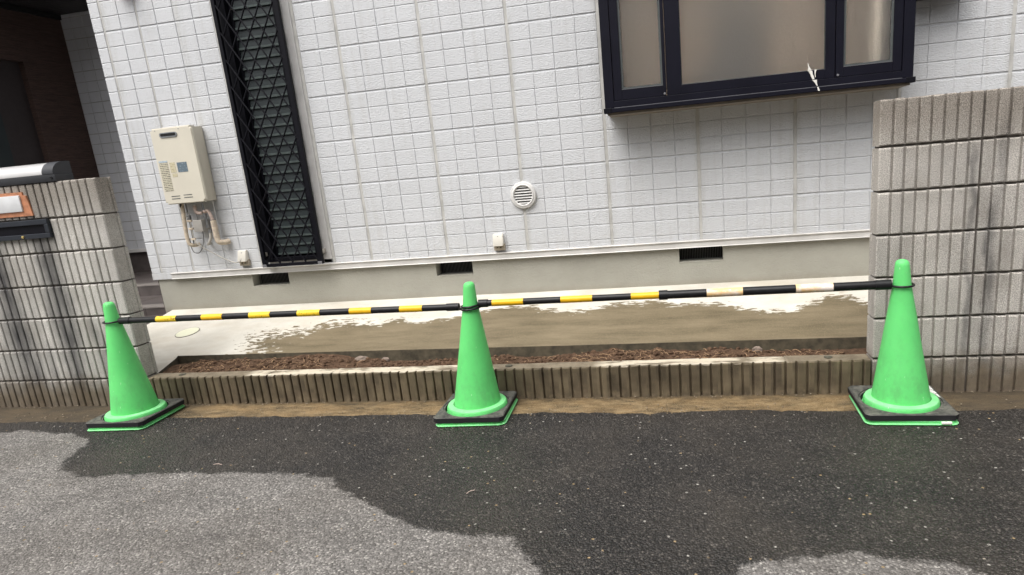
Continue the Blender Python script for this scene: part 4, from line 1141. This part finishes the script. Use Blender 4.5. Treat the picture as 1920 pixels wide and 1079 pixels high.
# ------------------------------------------------------------------ things on the left wall
def left_things():
    zt = ZB + 1.2 + 0.001
    root = empty('post_box', (-3.9, 0.05, zt), 'silver and charcoal post box lid on top of the left block wall', 'post box')
    x1 = -3.515; y0, y1 = -0.005, 0.115
    MB().rbox(-4.6, x1, y0, y1, zt, zt + 0.042, 0.004).build('base', M['charcoal'], root, smooth=True)
    # curved lid: quarter-round section, silver along the front, dark cap at the end
    def lid(xa, xb, mat, nm, g=0.0):
        pr = [(y0 - g, zt + 0.0425)]
        for k in range(11):
            a = math.radians(90 * k / 10); pr.append((y0 - g + 0.085 * (1 - math.cos(a)) , zt + 0.045 + (0.066 + g) * math.sin(a)))
        pr += [(y1 + g, zt + 0.111 + g), (y1 + g, zt + 0.0425)]
        n = len(pr); vs = [(x, p[0], p[1]) for x in (xa, xb) for p in pr]
        fs = [(i, (i+1) % n, n + (i+1) % n, n + i) for i in range(n)] + [tuple(range(n))[::-1], tuple(range(n, 2*n))]
        MB().add(vs, fs).build(nm, mat, root, smooth=True, angle=30)
    lid(-4.6, -3.600, M['silver'], 'lid'); lid(-3.599, -3.522, M['charcoal'], 'end_cap', 0.002)
    MB().lathe([(0.009, 0), (0.009, -0.003), (0.005, -0.004), (0.001, -0.002)], (-3.543, y0 - 0.0005, zt + 0.021), 16, axis='Y').build('screw', M['black'], root, smooth=True)
    # copper nameplate
    root = empty('nameplate', (-3.95, 0.0, 1.20), 'copper backed nameplate with a white face above the mail slot', 'nameplate')
    vs = [(-4.25, -0.009, 1.198), (-3.735, -0.009, 1.196), (-3.742, -0.009, 1.262), (-3.750, -0.009, 1.312), (-3.772, -0.009, 1.316), (-3.772, -0.009, 1.335), (-4.25, -0.009, 1.338)]
    n = len(vs); vs += [(x, 0.001, z) for x, y, z in vs]
    MB().add(vs, [tuple(range(n)), tuple(range(n, 2*n))[::-1]] + [(i, (i+1)%n, n+(i+1)%n, n+i) for i in range(n)]).build('copper_back', M['copper'], root)
    MB().rbox(-4.25, -3.79, -0.019, -0.008, 1.224, 1.318, 0.004).build('white_face', M['plate'], root, smooth=True)
    # mail slot
    root = empty('mail_slot', (-3.9, 0.0, 1.06), 'black metal mail slot frame set in the left block wall', 'mail slot')
    x1, z0, z1 = -3.640, 1.062, 1.172
    f = MB().rbox(-4.3, x1, -0.020, 0.002, z1 - 0.030, z1, 0.003).rbox(-4.3, x1, -0.020, 0.002, z0, z0 + 0.028, 0.003).rbox(x1 - 0.028, x1, -0.0195, 0.0025, z0 + 0.0285, z1 - 0.0305, 0.003)
    f.build('frame', M['slot'], root)
    MB().box(-4.3, x1 - 0.027, -0.006, 0.002, z0 + 0.027, z1 - 0.029).build('flap', M['navy2'], root)
    MB().lathe([(0.009, 0), (0.008, -0.005), (0.001, -0.007)], (-3.835, -0.0200, z0 + 0.014), 16, axis='Y').build('knob', M['gold'], root, smooth=True)
left_things()

# inspection cover in the slab
cxm, cym = -3.640, 0.835; zc_ = slab_z(cym)
root = empty('inspection_cover', (cxm, cym, zc_), 'pale round drain cover set in the dry concrete by the porch', 'drain cover')
mb = MB()
for (ra, rb, mt, nm, up) in ((0.0, 0.080, 'cover', 'lid', 0.004), (0.0805, 0.085, 'cover_rim', 'rim', 0.0035)):
    mb = MB(); seg = 40; vs = []; fs = []
    for r in ((0.001, rb) if ra == 0 else (ra, rb)):
        for k in range(seg):
            a = 2*math.pi*k/seg; x = cxm + r*math.cos(a); y = cym + r*math.sin(a); vs.append((x, y, slab_z(y) + up))
    for k in range(seg): vs.append((cxm + rb*math.cos(2*math.pi*k/seg), cym + rb*math.sin(2*math.pi*k/seg), slab_z(cym + rb*math.sin(2*math.pi*k/seg)) - 0.003))
    for i in range(2):
        for k in range(seg): fs.append((i*seg+k, i*seg+(k+1)%seg, (i+1)*seg+(k+1)%seg, (i+1)*seg+k))
    if ra == 0: fs.append(tuple(range(seg)))
    mb.add(vs, fs); mb.build(nm, M[mt], root)

# ------------------------------------------------------------------ cones, weights and bars
def rsq(cx, cy, half, rad, z, ang, seg=6):
    out = []
    for q, (sx, sy) in enumerate(((1, 1), (-1, 1), (-1, -1), (1, -1))):
        for k in range(seg + 1):
            a = math.radians(90 * q + 90 * k / seg)
            x = sx * (half - rad) + rad * math.cos(a); y = sy * (half - rad) + rad * math.sin(a)
            out.append((cx + x*math.cos(ang) - y*math.sin(ang), cy + x*math.sin(ang) + y*math.cos(ang), z))
    return out
def loft(rings, cap0=True, cap1=True):
    n = len(rings[0]); vs = [p for r in rings for p in r]; fs = []
    for i in range(len(rings) - 1):
        for k in range(n): fs.append((i*n+k, i*n+(k+1)%n, (i+1)*n+(k+1)%n, (i+1)*n+k))
    if cap0: fs.append(tuple(range(n))[::-1])
    if cap1: fs.append(tuple((len(rings)-1)*n+k for k in range(n)))
    return vs, fs
def cone(cx, cy, ang, lean, label, wlabel, wang, woff, h=0.181):
    root = empty('traffic_cone', (cx, cy, 0.0), label, 'traffic cone', 'green traffic cones along the kerb')
    rings = [rsq(cx, cy, h, 0.035, 0.002, ang), rsq(cx, cy, h + 0.002, 0.036, 0.006, ang), rsq(cx, cy, h - 0.004, 0.033, 0.010, ang), rsq(cx, cy, h - 0.005, 0.032, 0.018, ang), rsq(cx, cy, h - 0.009, 0.030, 0.022, ang)]
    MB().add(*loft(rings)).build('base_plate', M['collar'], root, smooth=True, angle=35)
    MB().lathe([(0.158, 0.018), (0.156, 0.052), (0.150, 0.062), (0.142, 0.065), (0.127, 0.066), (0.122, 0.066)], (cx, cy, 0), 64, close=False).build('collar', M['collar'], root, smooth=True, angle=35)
    pr = [(0.121, 0.060), (0.1195, 0.075), (0.105, 0.158), (0.0345 + 0.0705*0.5, 0.378)]
    pr = []
    for k in range(13):
        t = k / 12; pr.append((0.1215 + (0.0375 - 0.1215) * t, 0.062 + (0.585 - 0.062) * t))
    pr += [(0.0365, 0.592), (0.0295, 0.670), (0.0275, 0.682), (0.0225, 0.691), (0.0125, 0.696), (0.001, 0.697)]
    b = MB().lathe(pr, (cx, cy, 0), 64, lean=lean)
    b.build('cone_body', M['cone'], root, smooth=True, angle=50)
    # rubber weight lying on the base plate
    wx, wy = cx + woff[0], cy + woff[1]
    n = 64; hw = h
    def sq(k, half):
        a = 2*math.pi*(k + 0.5)/n; c, s_ = math.cos(a), math.sin(a); q = half / max(abs(c), abs(s_)); return (q*c, q*s_)
    rot = lambda p, z: (wx + p[0]*math.cos(wang) - p[1]*math.sin(wang), wy + p[0]*math.sin(wang) + p[1]*math.cos(wang), z)
    circ = lambda k, r: (r*math.cos(2*math.pi*(k+0.5)/n), r*math.sin(2*math.pi*(k+0.5)/n))
    z0, z1 = 0.0235, 0.052
    R0 = [rot(sq(k, hw - 0.002), z0) for k in range(n)]; R1 = [rot(sq(k, hw), z1 - 0.004) for k in range(n)]; R2 = [rot(sq(k, hw - 0.005), z1) for k in range(n)]
    R3 = [rot(circ(k, 0.172), z1 - 0.001) for k in range(n)]; R3b = [rot(circ(k, 0.170), z1 - 0.004) for k in range(n)]; R4 = [rot(circ(k, 0.163), z1 - 0.005) for k in range(n)]; R5 = [rot(circ(k, 0.161), z0) for k in range(n)]
    vs, fs = loft([R0, R1, R2, R3, R3b, R4, R5, R0], False, False)
    o = MB().add(vs, fs).build('cone_weight', M['rubber'], smooth=True, angle=30); tag(o, wlabel, 'cone weight', 'rubber weights on the cone bases')
    return root
C1 = (-3.150, -0.222); C2 = (-1.082, -0.200); C3 = (0.949, -0.222)
cone(*C1, math.radians(3), (0.0, 0), 'leftmost of the three green cones, in front of the stained block wall', 'dusty black rubber weight round the foot of the leftmost green cone', math.radians(2), (0.004, -0.002))
cone(*C2, math.radians(3), (0.048, 0), 'middle green cone, held between the two striped bars', 'scuffed grey-black rubber weight round the foot of the middle green cone', math.radians(2), (-0.003, -0.004))
cone(*C3, math.radians(-2), (-0.025, 0), 'right-hand green cone in front of the grey block wall', 'black rubber weight with a white painted corner under the right cone', math.radians(-1), (-0.004, 0.0), 0.186)
# white paint on the back right corner of the right weight, and a chip of white tape on its front lip
o = MB()
def paint():
    cx, cy = C3; vs = []; 
    pts = [(0.070, 0.176), (0.174, 0.176), (0.174, 0.015), (0.168, 0.02), (0.160, 0.062), (0.145, 0.092), (0.128, 0.116), (0.100, 0.142), (0.075, 0.158)]
    a = math.radians(-1)
    top = [(cx - 0.004 + x*math.cos(a) - y*math.sin(a), cy + x*math.sin(a) + y*math.cos(a), 0.0535) for x, y in pts]
    bot = [(x, y, 0.0505) for x, y, z in top]; n = len(pts)
    fs = [tuple(range(n)), tuple(range(n, 2*n))[::-1]] + [(i, (i+1) % n, n + (i+1) % n, n + i) for i in range(n)]
    t = NT('chipped_white_paint')
    c = t.mix(t.ramp(t.noise(85, 4, 0.65), [(0.56, 0.0), (0.62, 1.0)]), (0.74, 0.73, 0.70), (0.10, 0.095, 0.09))
    mm = t.fin(c, 0.6)
    w = bpy.data.objects['cone_weight.002']
    MB().add(top + bot, fs).build('white_paint', mm, w)
    r3 = [ob for ob in bpy.data.objects if ob.name == 'traffic_cone.002'][0]
    MB().rbox(cx + 0.105, cx + 0.145, cy - 0.1965, cy - 0.184, 0.010, 0.019, 0.002).build('tape_scrap', M['white'], r3)
paint()

def stripe_bar(label, A, B, r, stripes, thick=None):
    """telescopic bar from A to B; each coloured sleeve is its own part"""
    A, B = Vector(A), Vector(B); d = (B - A).normalized(); mid = (A + B) / 2
    root = empty('cone_bar', (mid.x, mid.y, mid.z - r), label, 'cone bar', 'striped bars between the cones')
    def at(x): t = (x - A.x) / (B.x - A.x); return A.lerp(B, t)
    def cyl(xa, xb, rr, mat, nm, seg=24):
        return MB().tube([at(xa), at(xb)], rr, seg).build(nm, mat, root, smooth=True, angle=50)
    if thick is None: cyl(A.x, B.x, r, M['black'], 'tube')
    else:
        cyl(A.x, thick[0] + 0.02, r, M['black'], 'tube'); cyl(thick[0], B.x, thick[1], M['black'], 'outer_tube')
        cyl(thick[0] - 0.006, thick[0] + 0.034, thick[1] + 0.0035, M['black'], 'lock_collar')
    for xa, xb, mat in stripes:
        rr = r if (thick is None or xa < thick[0]) else thick[1]
        cyl(xa, xb, rr + 0.0006, M[mat], 'stripe')
    return root, at, cyl
def ring(root, c, z, rr, at_x, sgn, tilt=0.0):
    """loop that drops over the cone neck, joined to the bar end"""
    pts = []
    for k in range(33):
        a = 2*math.pi*k/32; pts.append((c[0] + rr*math.cos(a), c[1] + rr*math.sin(a), z + tilt*math.cos(a)))
    MB().tube(pts, 0.0048, 8, caps=False).build('ring', M['black'], root, smooth=True, fix=False)
n1 = (C1[0], C1[1]); n2 = (C2[0] + 0.048*0.575, C2[1]); n3 = (C3[0] - 0.025*0.58, C3[1])
Z1, Z2a, Z2b, Z3 = 0.586, 0.572, 0.584, 0.588
rt, at, cyl = stripe_bar('thin black and yellow striped bar hung between the left and middle cones', (n1[0] + 0.050, n1[1], Z1), (n2[0] - 0.060, n2[1], Z2a), 0.0165,
    [(-2.862, -2.737, 'yellow_worn'), (-2.578, -2.452, 'yellow'), (-2.290, -2.165, 'yellow_worn'), (-2.005, -1.876, 'yellow_worn'), (-1.708, -1.586, 'yellow'), (-1.430, -1.308, 'yellow')])
cyl(n1[0] + 0.050, n1[0] + 0.115, 0.0195, M['black'], 'end_cap'); cyl(n2[0] - 0.125, n2[0] - 0.060, 0.0195, M['black'], 'end_cap')
ring(rt, n1, Z1, 0.047, 0, 1, 0.0); ring(rt, n2, Z2a - 0.007, 0.051, 0, -1, 0.002)
rt, at, cyl = stripe_bar('telescopic bar between the middle and right cones, thin yellow half and thick faded white half', (n2[0] + 0.046, n2[1], Z2b), (n3[0] - 0.046, n3[1], Z3), 0.0160,
    [(-0.938, -0.778, 'yellow'), (-0.590, -0.435, 'yellow'), (-0.249, -0.113, 'yellow'), (0.101, 0.262, 'faded'), (0.492, 0.650, 'faded')], thick=(-0.112, 0.0195))
cyl(n2[0] + 0.046, n2[0] + 0.092, 0.0200, M['black'], 'end_cap'); cyl(n3[0] - 0.110, n3[0] - 0.046, 0.0225, M['black'], 'end_cap')
ring(rt, n2, Z2b - 0.007, 0.045, 0, 1, 0.003); ring(rt, n3, Z3 - 0.004, 0.047, 0, -1, 0.0)

# a few leaves and twigs on the road
for i, (x, y, L, a, lab) in enumerate(((-2.17, -0.80, 0.045, 0.1, 'thin orange twig on the wet asphalt below the left bar'), (-0.86, -1.02, 0.04, 0.9, 'bent orange-brown twig on the wet asphalt in front of the middle cone'))):
    pts = [(x + L*(t-.5)*math.cos(a), y + L*(t-.5)*math.sin(a) + 0.004*math.sin(t*5), 0.004 + 0.002*math.sin(t*3)) for t in (0, .25, .5, .75, 1)]
    o = MB().tube(pts, 0.0018, 6).build('twig', M['lagging2']); tag(o, lab, 'twig')

# unseen house added behind the viewpoint to block low sky and darken frame reflections
def added_house():
    root = empty('house', (0.0, -8.5, 0.0), 'plain grey-brown house added unseen behind the viewpoint to block low sky light', 'house')
    w = plain('added_house_wall', (0.22, 0.19, 0.17), 0.8)
    MB().box(-7.0, 7.0, -12.0, -8.0, -0.02, 5.2).build('wall', w, root)
    MB().add([(-7.4, -7.5, 5.21), (7.4, -7.5, 5.21), (7.4, -12.5, 5.21), (-7.4, -12.5, 5.21), (-7.4, -10.0, 6.9), (7.4, -10.0, 6.9)],
             [(0,1,5,4), (2,3,4,5), (1,2,5), (3,0,4), (0,3,2,1)]).build('roof', M['charcoal'], root)
    for x in (-4.6, -1.2, 2.4):
        f = MB().rbox(x, x + 1.6, -8.0, -7.93, 1.0, 2.2, 0.01).build('window', M['navy2'], root)
        MB().box(x + 0.08, x + 1.52, -7.929, -7.92, 1.08, 2.12).build('pane', M['louvre'], f)
added_house()

def grit():
    g = MB(); rnd = random.Random(3)
    for i in range(420):
        x = rnd.uniform(-4.2, 2.4); y = -0.20 + rnd.gauss(0, 0.05) if rnd.random() < 0.6 else rnd.uniform(-0.035, -0.004)
        if y > -0.003: continue
        q = rnd.uniform(0.0015, 0.0042)
        bm = bmesh.new(); bmesh.ops.create_icosphere(bm, subdivisions=1, radius=q)
        for v in bm.verts: v.co = Vector((x + v.co.x * rnd.uniform(.8, 1.5), y + v.co.y * rnd.uniform(.8, 1.4), 0.001 + v.co.z * 0.7))
        g.bm(bm)
    o = g.build('loose_grit', plain('loose_grit', (0.22, 0.18, 0.13), 0.9, var=0.6, scale=40), fix=False)
    tag(o, 'loose grit gathered along the gutter at the foot of the kerb', 'grit', kind='stuff')
grit()
